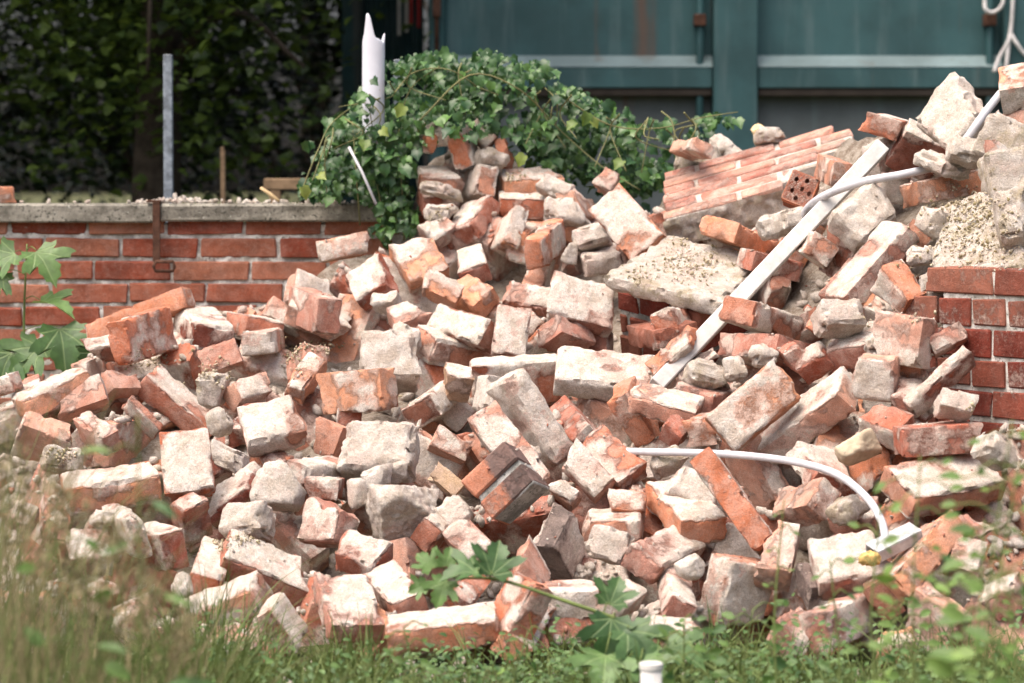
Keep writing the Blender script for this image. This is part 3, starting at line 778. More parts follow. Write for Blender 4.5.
[[1.2829,8.1685,1.2609],[0.9605,0.2429,-0.1091,-0.0808],[0.0724,0.1306,0.0644],"o",[0.3,0.5,0.4],"orange and white brick topping the heap at the right edge"],
[[1.1879,7.8436,1.0822],[0.7658,0.6401,-0.0613,0.0113],[0.0538,0.0715,0.0534],"p",[0.6,0.5,0.5],"pinkish brick set in mortar at the right edge"],
[[0.8819,7.8989,0.8108],[0.9018,0.1128,-0.3652,0.2019],[0.2394,0.1107,0.0515],"p",[0.6,0.3,0.3],"long pale pink brick with a crack, leaning left of the yellow crumbs"],
[[0.9301,7.6791,0.7598],[0.6258,0.0975,0.5835,0.5084],[0.08,0.1051,0.058],"o",[0.8,0.5,0.2],"wedge-like brick with orange-pink top and grey side right of the long pale brick"],
[[0.7784,8.1548,0.8481],[0.2967,-0.0157,-0.954,0.0408],[0.0775,0.108,0.0553],"r",[0.4,0.3,0.3],"dark red brick right of the metal bar under the pale mortar brick"],
[[0.6125,8.6601,0.8721],[0.8671,0.0471,0.1561,0.4707],[0.2221,0.108,0.0513],"o",[0.3,0.2,0.2],"orange brick just below the masonry slab's lower edge"],
[[0.5149,9.1471,1.1152],[0.3423,0.5265,0.6628,0.4078],[0.2281,0.0345,0.0622],"p",[0.4,0.4,0.4],"pale red brick behind the masonry slab beside the ivy"],
[[0.8476,8.4479,1.0489],[0.4114,0.5356,0.5363,0.5063],[0.2251,0.0607,0.0481],"r",[0.3,0.2,0.05],"small red brick wedged behind the metal bar's upper half"],
[[-1.0654,7.1104,0.1767],[0.2319,-0.2471,-0.7887,-0.5129],[0.0854,0.0544,0.0544],"r",[0.3,0.3,0.2],"dull red brick veiled by the blurred grass at lower left"],
[[-0.956,7.2025,0.1826],[0.046,0.136,-0.9576,-0.2498],[0.0873,0.1108,0.0452],"p",[0.8,0.5,0.4],"rounded pale brick behind the blurred grass at lower left"],
[[-0.8782,7.263,0.2244],[0.4477,0.3528,0.4865,0.6622],[0.225,0.088,0.032],"p",[0.9,0.7,0.6],"pale splintered brick left of the dark red corner face"],
[[-0.9083,7.0301,0.1028],[0.1023,-0.4075,-0.8964,-0.141],[0.0819,0.0668,0.0462],"r",[0.6,0.4,0.3],"red and white brick low behind the blurred grass"],
[[-1.1398,7.405,0.2346],[0.0966,-0.1467,-0.9299,-0.3232],[0.0566,0.0608,0.0488],"r",[0.6,0.4,0.3],"dusty red brick at the far left behind tall grass"],
[[0.4606,8.5601,0.6479],[0.0184,-0.3905,-0.9042,-0.1722],[0.3139,0.1927,0.1884],"d",[0.0,0.0,0.0],"BRICKWORK_STUB"],
[[0.7069,9.0516,1.0186],[0.9756,0.1636,-0.1427,-0.0329],[0.5722,0.399,0.0889],"p",[0.0,0.0,0.0],"MASONRY_SLAB"],
[[-0.0127,7.3043,0.3274],[0.1235,-0.4399,-0.6569,-0.5997],[0.1333,0.1474,0.1022],"r",[0.0,0.0,0.0],"JOINED_PAIR"],
[[0.4723,8.5202,0.7769],[0.0635,-0.2052,-0.9576,-0.1919],[0.315,0.3372,0.0411],"p",[1.0,1.0,1.0],"sandy mortar slab lying on the dark brickwork corner"],
[[1.1369,8.21,1.1793],[0.8578,0.2692,-0.4299,0.0832],[0.1402,0.2,0.07],"p",[1.0,1.0,1.0],"massive pale mortar block on top of the heap at upper right"],
[[-0.3178,7.6093,0.3789],[0.0074,0.0511,0.8472,0.5288],[0.1747,0.1194,0.0755],"p",[1.0,1.0,1.0],"largest pale mortar block in the centre left of the heap"],
[[-0.3887,8.0423,0.4943],[0.2839,0.2148,0.6681,0.6534],[0.2042,0.098,0.0543],"o",[0.5,0.15,0.2],"tall pink brick bed with a pale mortar island, left of the largest mortar block"],
[[-0.537,8.8023,0.6482],[0.9727,0.1528,0.1742,-0.0113],[0.1552,0.1036,0.0515],"p",[0.9,0.2,0.3],"long pink masonry piece with a cracked joint and a mortar-white top"],
[[-0.6704,8.1364,0.485],[0.8283,0.4257,0.0818,0.355],[0.102,0.0552,0.0591],"p",[0.85,0.4,0.1],"pale brick with a pink hollow on top and a maroon end, upper left"],
[[-0.1402,8.1361,0.5091],[0.039,0.104,-0.8628,0.4932],[0.0677,0.0707,0.0561],"t",[0.2,0.85,0.3],"tan mortar wedge pointing down left of the grey-smeared bed"],
[[0.8907,8.1023,0.9274],[0.7966,0.4701,-0.1164,0.3619],[0.1501,0.1057,0.0666],"p",[1.0,1.0,1.0],"thick pale mortar block below the upper conduit"],
[[1.1421,7.6851,0.8797],[0.9021,0.3038,-0.2457,-0.1833],[0.2746,0.3416,0.039],"p",[1.0,1.0,1.0],"sandy mortar bank under the yellow-green crumbs"]
]''')


def auto_smooth(me, ang=38):
    me.set_sharp_from_angle(angle=math.radians(ang))


def lay_brick(row, k, name='loose_brick', group='loose bricks of the rubble heap'):
    c, q, d, tone, mo, lab = row[:6]
    me = brick_mesh([q_ * (1.08 if k < 1000 else 1.12) for q_ in d], mo, k + 1, broken=d[0] < .205, chip=1.0, ribs=('ribbed' in lab))
    auto_smooth(me)
    o = obj(name, me, BRICK[tone], label=lab, cat='brick', group=group)
    o.location = c
    o.rotation_mode = 'QUATERNION'
    o.rotation_quaternion = q
    return o


def lay_block(row, k):
    c, q, d, tone, mo, lab = row[:6]
    me = brick_mesh(d, mo, k + 1, broken=True, chip=2.0, step=.009, rough=2.0)
    auto_smooth(me, 30)
    o = obj('mortar_block', me, MORTAR_WARM if 'sandy' in lab else MORTAR, label=lab, cat='mortar', group='lumps of mortar in the heap')
    o.location, o.rotation_mode, o.rotation_quaternion = c, 'QUATERNION', q


SPECIAL = {}
for k, row in enumerate(BRICKS):
    if row[5].isupper():
        SPECIAL[row[5]] = row
    elif row[4] == [1.0, 1.0, 1.0]:
        lay_block(row, k)
    else:
        lay_brick(row, k)

FILL = json.loads(r'''[
[[-0.4527,8.8481,0.5877],[0.2855,-0.7463,-0.4329,-0.4171],[0.225,0.105,0.053],"o",[0.3,0.5,0.05],"broad orange brick piece just right of the cracked pink masonry piece"],
[[0.5968,7.6638,0.3102],[0.2666,0.8287,0.1043,-0.4809],[0.16,0.105,0.053],"p",[0.3,0.5,0.5],"broad dusty pink brick piece above and right of the long diagonal orange brick"],
[[-1.1041,7.5884,0.2156],[0.4658,0.6212,-0.1313,-0.6164],[0.225,0.105,0.053],"p",[0.3,0.1,0.05],"broad dusty pink brick piece below and left of the orange-fronted brick with crumbly top"],
[[1.1016,7.1685,0.1831],[0.5728,0.1006,-0.5286,0.6183],[0.225,0.105,0.053],"r",[0.3,0.5,0.2],"broad red brick piece below and right of the large whole brick at the right"],
[[-1.0435,6.9161,0.0717],[0.0465,0.0305,0.7695,-0.6362],[0.16,0.105,0.053],"o",[0.6,0.3,0.2],"broad orange brick piece below and left of the blurred grass at lower left"],
[[0.6966,8.503,0.7287],[0.6044,-0.3333,0.6932,-0.2076],[0.11,0.105,0.053],"r",[0.9,0.1,0.5],"broad mortar-crusted red brick piece just right of the middle of the white bar"],
[[0.126,6.9746,0.0231],[0.2046,0.9708,0.1088,0.0617],[0.11,0.105,0.053],"r",[0.6,0.3,0.05],"broad red brick piece below and left of the trailing leafy branch"],
[[1.0602,6.8281,0.0131],[0.4717,0.74,0.0058,-0.4794],[0.225,0.105,0.053],"p",[0.3,0.1,0.05],"broad dusty pink brick piece below and right of the white-spotted orange brick"],
[[-0.5346,7.5382,0.1913],[0.3383,0.8486,-0.1127,-0.3909],[0.225,0.105,0.053],"p",[0.6,0.5,0.5],"broad dusty pink brick piece above and right of the long clean-edged brick"],
[[0.2333,7.0432,-0.0035],[0.2534,0.1605,0.9283,0.2197],[0.225,0.105,0.053],"r",[0.9,0.3,0.05],"broad mortar-crusted red brick piece just below the trailing leafy branch"],
[[-0.1953,7.3485,0.126],[0.5017,-0.7137,-0.333,0.3579],[0.225,0.105,0.053],"p",[0.3,0.3,0.2],"broad dusty pink brick piece just above the long flat orange brick in the grass"],
[[-0.9397,7.0896,0.0258],[0.8073,-0.5239,0.029,0.27],[0.225,0.105,0.053],"p",[0.9,0.1,0.2],"broad mortar-crusted dusty pink brick piece just below the blurred grass at lower left"],
[[0.83,7.3937,0.3611],[0.7569,-0.2367,0.6089,0.0167],[0.11,0.105,0.053],"o",[0.3,0.1,0.5],"broad orange brick piece just right of the curved lower conduit"],
[[0.47,7.129,-0.0055],[0.1863,-0.2734,0.6114,-0.7189],[0.225,0.105,0.053],"o",[0.6,0.3,0.2],"broad orange brick piece just below the large white-bedded brick"],
[[-0.8494,7.3204,0.1013],[0.4583,-0.1883,-0.4629,0.735],[0.225,0.105,0.053],"d",[0.3,0.3,0.2],"broad dark red brick piece below and right of the blurred grass at lower left"],
[[-0.9884,8.1351,0.3564],[0.5975,-0.5512,-0.3858,0.4363],[0.225,0.105,0.053],"r",[0.3,0.3,0.5],"broad red brick piece above and right of the orange-fronted brick with crumbly top"],
[[0.8479,7.2091,0.2207],[0.0101,-0.3494,-0.2928,0.89],[0.16,0.105,0.053],"o",[0.3,0.3,0.5],"broad orange brick piece just above the grey metal channel"],
[[0.026,7.5307,0.2035],[0.3099,0.0283,0.418,0.8535],[0.225,0.105,0.053],"r",[0.3,0.5,0.05],"broad red brick piece just below the dark-jointed brick pair"],
[[0.9752,8.5023,1.0896],[0.7233,-0.5535,-0.3795,0.1628],[0.075,0.07,0.05],"p",[0.6,0.5,0.5],"broad dusty pink brick piece just right of the top of the white bar"],
[[-0.7858,7.1671,-0.0156],[0.0149,0.0863,0.993,-0.0796],[0.16,0.105,0.053],"d",[0.6,0.1,0.05],"broad dark red brick piece below and left of the long clean-edged brick"],
[[-0.8862,8.5917,0.5209],[0.4902,-0.4388,-0.1624,-0.7354],[0.11,0.105,0.053],"o",[0.9,0.3,0.2],"broad mortar-crusted orange brick piece just above the whole dark red brick"],
[[-1.1136,7.1629,0.1261],[0.5704,-0.7308,0.3287,0.1801],[0.225,0.105,0.053],"r",[0.9,0.3,0.05],"broad mortar-crusted red brick piece just left of the blurred grass at lower left"],
[[-0.6592,8.6443,0.5242],[0.9304,0.3159,0.185,-0.0203],[0.16,0.105,0.053],"r",[0.6,0.5,0.5],"broad red brick piece below and right of the thick mortar-capped dark red end"],
[[1.0323,7.2081,0.1001],[0.2262,0.075,0.5128,0.8248],[0.225,0.105,0.053],"r",[0.6,0.1,0.05],"broad red brick piece just right of the white-spotted orange brick"],
[[-0.2438,8.5163,0.4822],[0.4658,0.1325,0.6251,0.6122],[0.16,0.105,0.053],"o",[0.9,0.1,0.5],"broad mortar-crusted orange brick piece just right of the tall pink bed with mortar island"],
[[0.7639,8.6346,0.8424],[0.0343,0.5041,0.12,-0.8546],[0.16,0.105,0.053],"o",[0.3,0.3,0.05],"broad orange brick piece just left of the long pale pink leaning brick"],
[[-0.1455,8.2183,0.4312],[0.198,-0.2754,-0.6641,-0.6662],[0.075,0.07,0.05],"r",[0.9,0.3,0.05],"broad mortar-crusted red brick piece below and left of the grey-smeared orange bed"],
[[0.1902,7.289,0.1368],[0.4243,-0.8977,0.1177,-0.0134],[0.16,0.105,0.053],"d",[0.9,0.1,0.5],"broad mortar-crusted dark red brick piece just above the trailing leafy branch"],
[[-0.4323,7.133,-0.003],[0.6294,-0.4934,-0.5692,-0.1908],[0.225,0.105,0.053],"r",[0.6,0.5,0.5],"broad red brick piece below and left of the rounded pale pink brick"],
[[-1.2796,8.2367,0.4118],[0.0945,-0.9625,-0.1809,-0.1787],[0.225,0.105,0.053],"p",[0.9,0.5,0.2],"broad mortar-crusted dusty pink brick piece above and left of the orange-fronted brick with crumbly top"],
[[-0.8566,7.6088,0.2335],[0.2996,0.616,-0.5951,0.4202],[0.225,0.105,0.053],"o",[0.6,0.5,0.05],"broad orange brick piece below and left of the broad orange-edged brick"],
[[1.1466,7.2642,0.3192],[0.6378,0.0324,-0.6826,0.3552],[0.225,0.105,0.053],"r",[0.3,0.3,0.2],"broad red brick piece below and right of the foot of the right wall stub"],
[[0.242,8.1626,0.4043],[0.2509,-0.0015,-0.8148,0.5227],[0.16,0.105,0.053],"r",[0.6,0.5,0.05],"broad red brick piece just left of the vivid orange brick"],
[[1.0012,8.4994,1.0038],[0.4784,0.398,0.6604,-0.4202],[0.075,0.07,0.05],"r",[0.9,0.3,0.05],"broad mortar-crusted red brick piece below and right of the top of the white bar"],
[[0.5993,7.2037,0.0767],[0.7272,0.3797,-0.2936,-0.4907],[0.225,0.105,0.053],"o",[0.6,0.5,0.2],"broad orange brick piece just right of the large white-bedded brick"],
[[-0.0421,9.2994,0.799],[0.4752,-0.6078,-0.0746,0.6318],[0.225,0.105,0.053],"p",[0.3,0.3,0.5],"broad dusty pink brick piece just left of the ribbed orange brick"],
[[-0.5476,6.8621,0.01],[0.4203,-0.7827,0.3106,0.3379],[0.075,0.07,0.05],"r",[0.3,0.3,0.05],"broad red brick piece just below the long clean-edged brick"],
[[0.494,7.9492,0.4885],[0.8728,0.1326,0.0292,0.4688],[0.16,0.105,0.053],"p",[0.3,0.1,0.2],"broad dusty pink brick piece just right of the foot of the white bar"],
[[0.5182,7.273,0.1718],[0.1362,-0.1195,-0.7467,-0.64],[0.11,0.105,0.053],"p",[0.9,0.3,0.5],"broad mortar-crusted dusty pink brick piece just above the large white-bedded brick"],
[[0.779,7.6207,0.4259],[0.6595,0.3208,-0.1273,0.6678],[0.225,0.105,0.053],"o",[0.3,0.3,0.5],"broad orange brick piece just above the curved lower conduit"],
[[-0.5275,8.2211,0.4078],[0.384,-0.7251,-0.372,-0.4341],[0.16,0.105,0.053],"d",[0.3,0.5,0.5],"broad dark red brick piece above and left of the small clean red cube"],
[[0.8898,7.8812,0.7052],[0.2687,0.8581,-0.302,-0.3167],[0.225,0.105,0.053],"o",[0.9,0.1,0.2],"broad mortar-crusted orange brick piece just below the long pale pink leaning brick"],
[[-0.5796,7.882,0.3207],[0.4857,0.3827,-0.7767,-0.1196],[0.11,0.105,0.053],"o",[0.6,0.5,0.5],"broad orange brick piece just above the round sandy mortar lump"],
[[0.4219,7.8405,0.3297],[0.2887,-0.2098,-0.4743,0.8047],[0.225,0.105,0.053],"r",[0.9,0.1,0.2],"broad mortar-crusted red brick piece below and right of the vivid orange brick"],
[[-0.3786,8.9582,0.6207],[0.7413,0.2873,0.1792,0.5795],[0.16,0.105,0.053],"d",[0.3,0.1,0.5],"broad dark red brick piece just below the gable-like brick"],
[[-1.0415,8.3126,0.4299],[0.2738,0.8269,-0.3786,0.3128],[0.16,0.105,0.053],"r",[0.3,0.3,0.05],"broad red brick piece just left of the whole dark red brick"],
[[-0.5918,8.8877,0.5951],[0.2531,0.9184,0.1608,-0.2583],[0.225,0.105,0.053],"p",[0.6,0.5,0.2],"broad dusty pink brick piece just left of the cracked pink masonry piece"],
[[0.7563,6.9233,0.0184],[0.2136,0.85,-0.4507,0.1696],[0.11,0.105,0.053],"d",[0.3,0.5,0.2],"broad dark red brick piece just below the square-cut brick with the foam"],
[[-0.2115,7.8393,0.3342],[0.7044,-0.6601,0.2183,0.143],[0.16,0.105,0.053],"r",[0.9,0.3,0.2],"broad mortar-crusted red brick piece above and right of the craggy mortar boulder"],
[[0.0777,9.0072,0.7426],[0.1956,0.7877,-0.0132,0.584],[0.225,0.105,0.053],"r",[0.6,0.3,0.2],"broad red brick piece just below the ribbed orange brick"],
[[-0.3451,7.6735,0.2173],[0.3412,0.8208,-0.3756,0.2621],[0.225,0.105,0.053],"r",[0.6,0.5,0.5],"broad red brick piece just left of the craggy mortar boulder"],
[[0.7303,7.4259,0.2214],[0.4781,0.7547,-0.3946,-0.2148],[0.225,0.105,0.053],"r",[0.9,0.3,0.2],"broad mortar-crusted red brick piece above and left of the square-cut brick with the foam"],
[[-0.996,8.6241,0.514],[0.9206,0.3259,0.0064,0.2151],[0.16,0.105,0.053],"o",[0.9,0.5,0.2],"broad mortar-crusted orange brick piece above and left of the whole dark red brick"],
[[-0.2922,6.9124,0.0043],[0.6622,0.0823,-0.6141,-0.4214],[0.11,0.105,0.053],"o",[0.3,0.3,0.05],"broad orange brick piece below and right of the rounded pale pink brick"],
[[-0.8136,7.2637,0.0318],[0.3635,0.1523,0.478,-0.785],[0.075,0.07,0.05],"r",[0.9,0.3,0.05],"broad mortar-crusted red brick piece below and right of the blurred grass at lower left"],
[[-1.0732,8.096,0.3253],[0.0081,-0.5096,0.1052,-0.8539],[0.11,0.105,0.053],"p",[0.3,0.5,0.5],"broad dusty pink brick piece above and left of the orange-fronted brick with crumbly top"],
[[1.0301,7.9668,0.8441],[0.158,-0.4547,0.7172,-0.5039],[0.16,0.105,0.053],"r",[0.9,0.1,0.05],"broad mortar-crusted red brick piece just left of the yellow crumb bank"],
[[0.3343,7.4379,0.2202],[0.2062,0.153,-0.3307,0.9081],[0.16,0.105,0.053],"o",[0.3,0.1,0.05],"broad orange brick piece just left of the neatly mortar-capped orange brick"],
[[0.8495,8.158,0.8326],[0.3332,-0.6819,-0.0923,-0.6446],[0.11,0.105,0.053],"d",[0.3,0.3,0.5],"broad dark red brick piece just left of the long pale pink leaning brick"],
[[-0.472,8.9626,0.7346],[0.4056,-0.0668,-0.8662,-0.2842],[0.075,0.07,0.05],"r",[0.3,0.1,0.2],"broad red brick piece just left of the gable-like brick"],
[[-0.7182,8.0538,0.3741],[0.5474,-0.4692,-0.3443,0.6014],[0.075,0.07,0.05],"r",[0.6,0.5,0.05],"broad red brick piece above and right of the broad orange-edged brick"],
[[-1.0282,7.6189,0.1965],[0.0107,0.0708,0.731,-0.6786],[0.225,0.105,0.053],"d",[0.6,0.5,0.05],"broad dark red brick piece below and left of the orange-fronted brick with crumbly top"],
[[-0.4717,7.6067,0.2352],[0.1564,-0.7098,0.5596,-0.3981],[0.16,0.105,0.053],"d",[0.3,0.1,0.2],"broad dark red brick piece just right of the round sandy mortar lump"],
[[0.7271,7.9589,0.5255],[0.1369,0.2428,0.9234,0.2641],[0.16,0.105,0.053],"d",[0.3,0.5,0.05],"broad dark red brick piece just right of the cream-bedded brick with orange patch"],
[[0.3212,7.3101,0.0871],[0.2961,-0.26,-0.7643,0.5105],[0.225,0.105,0.053],"r",[0.3,0.5,0.05],"broad red brick piece just right of the trailing leafy branch"],
[[-0.0954,7.891,0.3176],[0.5608,0.1231,0.5555,0.6015],[0.16,0.105,0.053],"r",[0.3,0.3,0.05],"broad red brick piece above and left of the dark-jointed brick pair"],
[[0.082,8.4832,0.5709],[0.3546,0.1517,0.7253,-0.5703],[0.11,0.105,0.053],"o",[0.9,0.5,0.5],"broad mortar-crusted orange brick piece just right of the roof-shaped mauve brick"],
[[-0.7206,7.7836,0.297],[0.7214,-0.2743,-0.05,0.6339],[0.225,0.105,0.053],"d",[0.6,0.3,0.5],"broad dark red brick piece just right of the broad orange-edged brick"],
[[0.1831,7.5404,0.269],[0.4178,-0.677,-0.4148,-0.4415],[0.16,0.105,0.053],"p",[0.6,0.1,0.5],"broad dusty pink brick piece just below the salmon slab under the conduit end"],
[[0.934,7.4934,0.5788],[0.7132,-0.5325,-0.0849,-0.4479],[0.075,0.07,0.05],"r",[0.3,0.1,0.5],"broad red brick piece above and left of the long flaky brick by the pier"],
[[-0.1591,9.2575,0.8088],[0.8299,-0.3041,-0.4211,0.2036],[0.16,0.105,0.053],"p",[0.6,0.5,0.05],"broad dusty pink brick piece just right of the white mortar disc brick"],
[[-0.7078,7.6302,0.1713],[0.8372,-0.103,-0.1519,-0.5152],[0.16,0.105,0.053],"p",[0.6,0.3,0.5],"broad dusty pink brick piece above and left of the long clean-edged brick"],
[[-0.2899,8.9894,0.7278],[0.0573,-0.2069,-0.7035,-0.6775],[0.225,0.105,0.053],"o",[0.6,0.1,0.5],"broad orange brick piece above and right of the gable-like brick"],
[[0.65,7.7128,0.3155],[0.2221,0.6116,0.6548,-0.3845],[0.225,0.105,0.053],"o",[0.9,0.3,0.5],"broad mortar-crusted orange brick piece just below the long white-crusted brick"],
[[0.3745,8.1532,0.5097],[0.3087,0.2643,-0.9135,0.0194],[0.075,0.07,0.05],"p",[0.3,0.5,0.5],"half-hidden dusty pink brick piece below and left of the foot of the white bar"],
[[0.7734,8.2067,0.6467],[0.796,-0.3764,0.0793,0.4674],[0.075,0.07,0.05],"r",[0.6,0.5,0.05],"broad red brick piece above and right of the cream-bedded brick with orange patch"],
[[0.4358,7.3374,0.1089],[0.8101,0.3295,-0.4775,0.084],[0.16,0.105,0.053],"r",[0.3,0.1,0.5],"broad red brick piece just left of the large white-bedded brick"],
[[0.0895,7.9042,0.3115],[0.4196,0.5177,-0.6105,0.428],[0.225,0.105,0.053],"p",[0.6,0.3,0.5],"broad dusty pink brick piece just left of the salmon slab under the conduit end"],
[[-0.2044,8.2784,0.4097],[0.423,0.772,-0.4743,0.0108],[0.16,0.105,0.053],"o",[0.3,0.3,0.2],"broad orange brick piece just right of the largest mortar block"],
[[0.617,8.15,0.5371],[0.079,-0.4307,-0.0466,0.8978],[0.11,0.105,0.053],"o",[0.3,0.5,0.5],"half-hidden orange brick piece above and left of the cream-bedded brick with orange patch"],
[[-1.056,7.0928,-0.0266],[0.0235,0.2874,-0.9377,0.194],[0.225,0.105,0.053],"r",[0.9,0.5,0.05],"broad mortar-crusted red brick piece below and left of the blurred grass at lower left"],
[[-1.1224,8.6189,0.4908],[0.3438,0.4997,-0.5909,-0.5319],[0.16,0.105,0.053],"p",[0.6,0.3,0.5],"broad dusty pink brick piece above and right of the left edge by the sycamore leaves"],
[[0.9162,7.4264,0.3521],[0.5417,-0.2627,0.3698,0.7077],[0.225,0.105,0.053],"o",[0.6,0.3,0.5],"broad orange brick piece just left of the large whole brick at the right"],
[[0.1944,9.2417,0.8009],[0.8169,-0.3709,-0.3994,-0.1886],[0.225,0.105,0.053],"p",[0.3,0.3,0.2],"broad dusty pink brick piece just right of the ribbed orange brick"],
[[0.2348,8.519,0.5896],[0.3507,-0.5086,0.4448,-0.6484],[0.075,0.07,0.05],"d",[0.6,0.5,0.2],"half-hidden dark red brick piece just above the white-smeared pink face"],
[[-0.6612,8.0507,0.3177],[0.059,-0.8074,-0.3288,-0.4864],[0.225,0.105,0.053],"o",[0.9,0.5,0.2],"half-hidden mortar-crusted orange brick piece below and left of the white mortar-bedded brick"],
[[1.1939,8.3889,1.0509],[0.2238,0.8556,-0.4461,-0.1375],[0.225,0.105,0.053],"o",[0.9,0.3,0.05],"broad mortar-crusted orange brick piece just above the yellow crumb bank"],
[[-0.1513,9.5921,1.0427],[0.6899,0.2413,-0.0356,0.6815],[0.16,0.105,0.053],"p",[0.9,0.5,0.05],"broad mortar-crusted dusty pink brick piece above and right of the leaning stack by the ivy"],
[[-0.4135,8.103,0.4084],[0.0349,0.6847,-0.0091,-0.7279],[0.11,0.105,0.053],"r",[0.6,0.3,0.2],"half-hidden red brick piece below and left of the tall pink bed with mortar island"],
[[-0.7644,7.3267,0.0545],[0.9225,0.2775,0.2634,0.0503],[0.16,0.105,0.053],"p",[0.9,0.5,0.5],"half-hidden mortar-crusted dusty pink brick piece below and right of the blurred grass at lower left"],
[[0.8354,6.9542,0.0494],[0.7305,-0.6316,0.0908,-0.2433],[0.225,0.105,0.053],"o",[0.9,0.5,0.05],"broad mortar-crusted orange brick piece below and left of the white-spotted orange brick"],
[[-0.9218,8.3028,0.4088],[0.2712,-0.4462,-0.7227,-0.4529],[0.075,0.07,0.05],"o",[0.6,0.1,0.05],"half-hidden orange brick piece below and left of the whole dark red brick"],
[[1.2802,8.1575,1.1647],[0.1005,-0.2677,-0.9407,0.1828],[0.075,0.07,0.05],"p",[0.9,0.3,0.05],"broad mortar-crusted dusty pink brick piece just above the yellow crumb bank"],
[[-0.9099,8.8119,0.5734],[0.0921,-0.8631,-0.4297,-0.2487],[0.225,0.105,0.053],"r",[0.9,0.3,0.05],"half-hidden mortar-crusted red brick piece just left of the thick mortar-capped dark red end"],
[[-0.0478,6.8128,0.025],[0.8741,-0.3838,-0.1516,-0.2562],[0.16,0.105,0.053],"o",[0.6,0.1,0.2],"broad orange brick piece below and right of the long flat orange brick in the grass"],
[[0.9865,6.9142,0.0063],[0.5056,0.5996,-0.572,0.24],[0.075,0.07,0.05],"p",[0.3,0.5,0.5],"broad dusty pink brick piece just below the white-spotted orange brick"],
[[-0.729,8.2943,0.4296],[0.2516,-0.5107,-0.7253,0.3871],[0.16,0.105,0.053],"o",[0.3,0.3,0.2],"half-hidden orange brick piece just right of the whole dark red brick"],
[[0.649,8.6071,0.7382],[0.1273,0.4469,0.6479,-0.6035],[0.075,0.07,0.05],"p",[0.6,0.1,0.2],"half-hidden dusty pink brick piece above and right of the middle of the white bar"],
[[-0.5677,6.9644,0.0611],[0.1106,-0.7315,-0.512,0.4365],[0.07,0.07,0.05],"o",[0.6,0.5,0.5],"half-hidden orange brick piece just below the long clean-edged brick"],
[[-0.4787,7.5859,0.2726],[0.3705,0.8718,0.1095,-0.3012],[0.05,0.07,0.05],"o",[0.3,0.5,0.2],"small orange brick piece just right of the round sandy mortar lump"],
[[0.9665,7.2463,0.243],[0.6542,-0.5975,-0.2096,0.4136],[0.11,0.105,0.053],"d",[0.6,0.1,0.05],"half-hidden dark red brick piece just below the large whole brick at the right"],
[[0.416,8.971,0.8773],[0.6064,0.4911,0.3671,0.5063],[0.11,0.105,0.053],"r",[0.3,0.1,0.2],"half-hidden red brick piece just right of the large pink-white slab brick"],
[[0.2866,7.5407,0.2823],[0.8377,0.1797,0.2955,0.4226],[0.05,0.07,0.05],"r",[0.9,0.3,0.2],"small mortar-crusted red brick piece just right of the salmon slab under the conduit end"],
[[0.1315,8.3058,0.4296],[0.5285,0.8256,0.1664,0.1066],[0.07,0.07,0.05],"r",[0.9,0.1,0.05],"half-hidden mortar-crusted red brick piece below and left of the white-smeared pink face"],
[[1.0133,7.9607,0.7087],[0.5949,-0.6757,-0.4312,-0.06],[0.11,0.105,0.053],"o",[0.6,0.1,0.2],"broad orange brick piece just above the upright mottled pink brick"],
[[-0.3823,7.6858,0.2867],[0.1654,0.4427,0.6728,-0.5692],[0.07,0.07,0.05],"o",[0.3,0.5,0.5],"half-hidden orange brick piece below and right of the small clean red cube"],
[[0.6933,8.7603,0.8546],[0.8248,0.1533,-0.2309,0.4929],[0.05,0.07,0.05],"r",[0.3,0.1,0.05],"half-hidden red brick piece below and right of the fallen brickwork slab"],
[[-0.0542,8.8639,0.654],[0.4001,0.8854,-0.2034,-0.1209],[0.07,0.07,0.05],"o",[0.9,0.5,0.5],"half-hidden mortar-crusted orange brick piece above and right of the smooth dark rounded end"],
[[-0.0408,9.4926,0.9971],[0.3017,-0.0323,0.3206,-0.8973],[0.05,0.07,0.05],"p",[0.9,0.1,0.05],"half-hidden mortar-crusted dusty pink brick piece just left of the two stacked orange bricks"],
[[0.4824,7.3857,0.2432],[0.0366,0.0457,0.8361,-0.5455],[0.11,0.105,0.053],"o",[0.9,0.5,0.2],"half-hidden mortar-crusted orange brick piece below and left of the long diagonal orange brick"],
[[-0.3602,7.1786,-0.0076],[0.7522,0.5489,-0.1023,0.3498],[0.11,0.105,0.053],"p",[0.3,0.1,0.5],"broad dusty pink brick piece just below the rounded pale pink brick"],
[[-1.1796,7.4474,0.2145],[0.2613,0.111,-0.0302,0.9584],[0.05,0.07,0.05],"r",[0.3,0.3,0.5],"half-hidden red brick piece just left of the orange-fronted brick with crumbly top"],
[[-0.0831,8.3016,0.4421],[0.4087,0.1857,-0.4766,0.7558],[0.07,0.07,0.05],"r",[0.9,0.5,0.2],"half-hidden mortar-crusted red brick piece below and left of the grey-smeared orange bed"],
[[1.1003,6.869,0.0827],[0.4631,-0.1149,-0.5081,0.7171],[0.05,0.07,0.05],"o",[0.6,0.1,0.2],"small orange brick piece just right of the white-spotted orange brick"],
[[1.0462,8.5967,1.0583],[0.6002,0.0521,0.6856,-0.4087],[0.11,0.105,0.053],"p",[0.6,0.5,0.2],"half-hidden dusty pink brick piece just right of the top of the white bar"],
[[-0.6194,8.2024,0.4501],[0.6252,0.0204,0.323,0.7102],[0.05,0.07,0.05],"p",[0.3,0.5,0.2],"small dusty pink brick piece just above the white mortar-bedded brick"],
[[0.5858,7.8539,0.3957],[0.1172,0.0205,-0.8075,-0.5777],[0.11,0.105,0.053],"p",[0.6,0.5,0.05],"half-hidden dusty pink brick piece just left of the long white-crusted brick"],
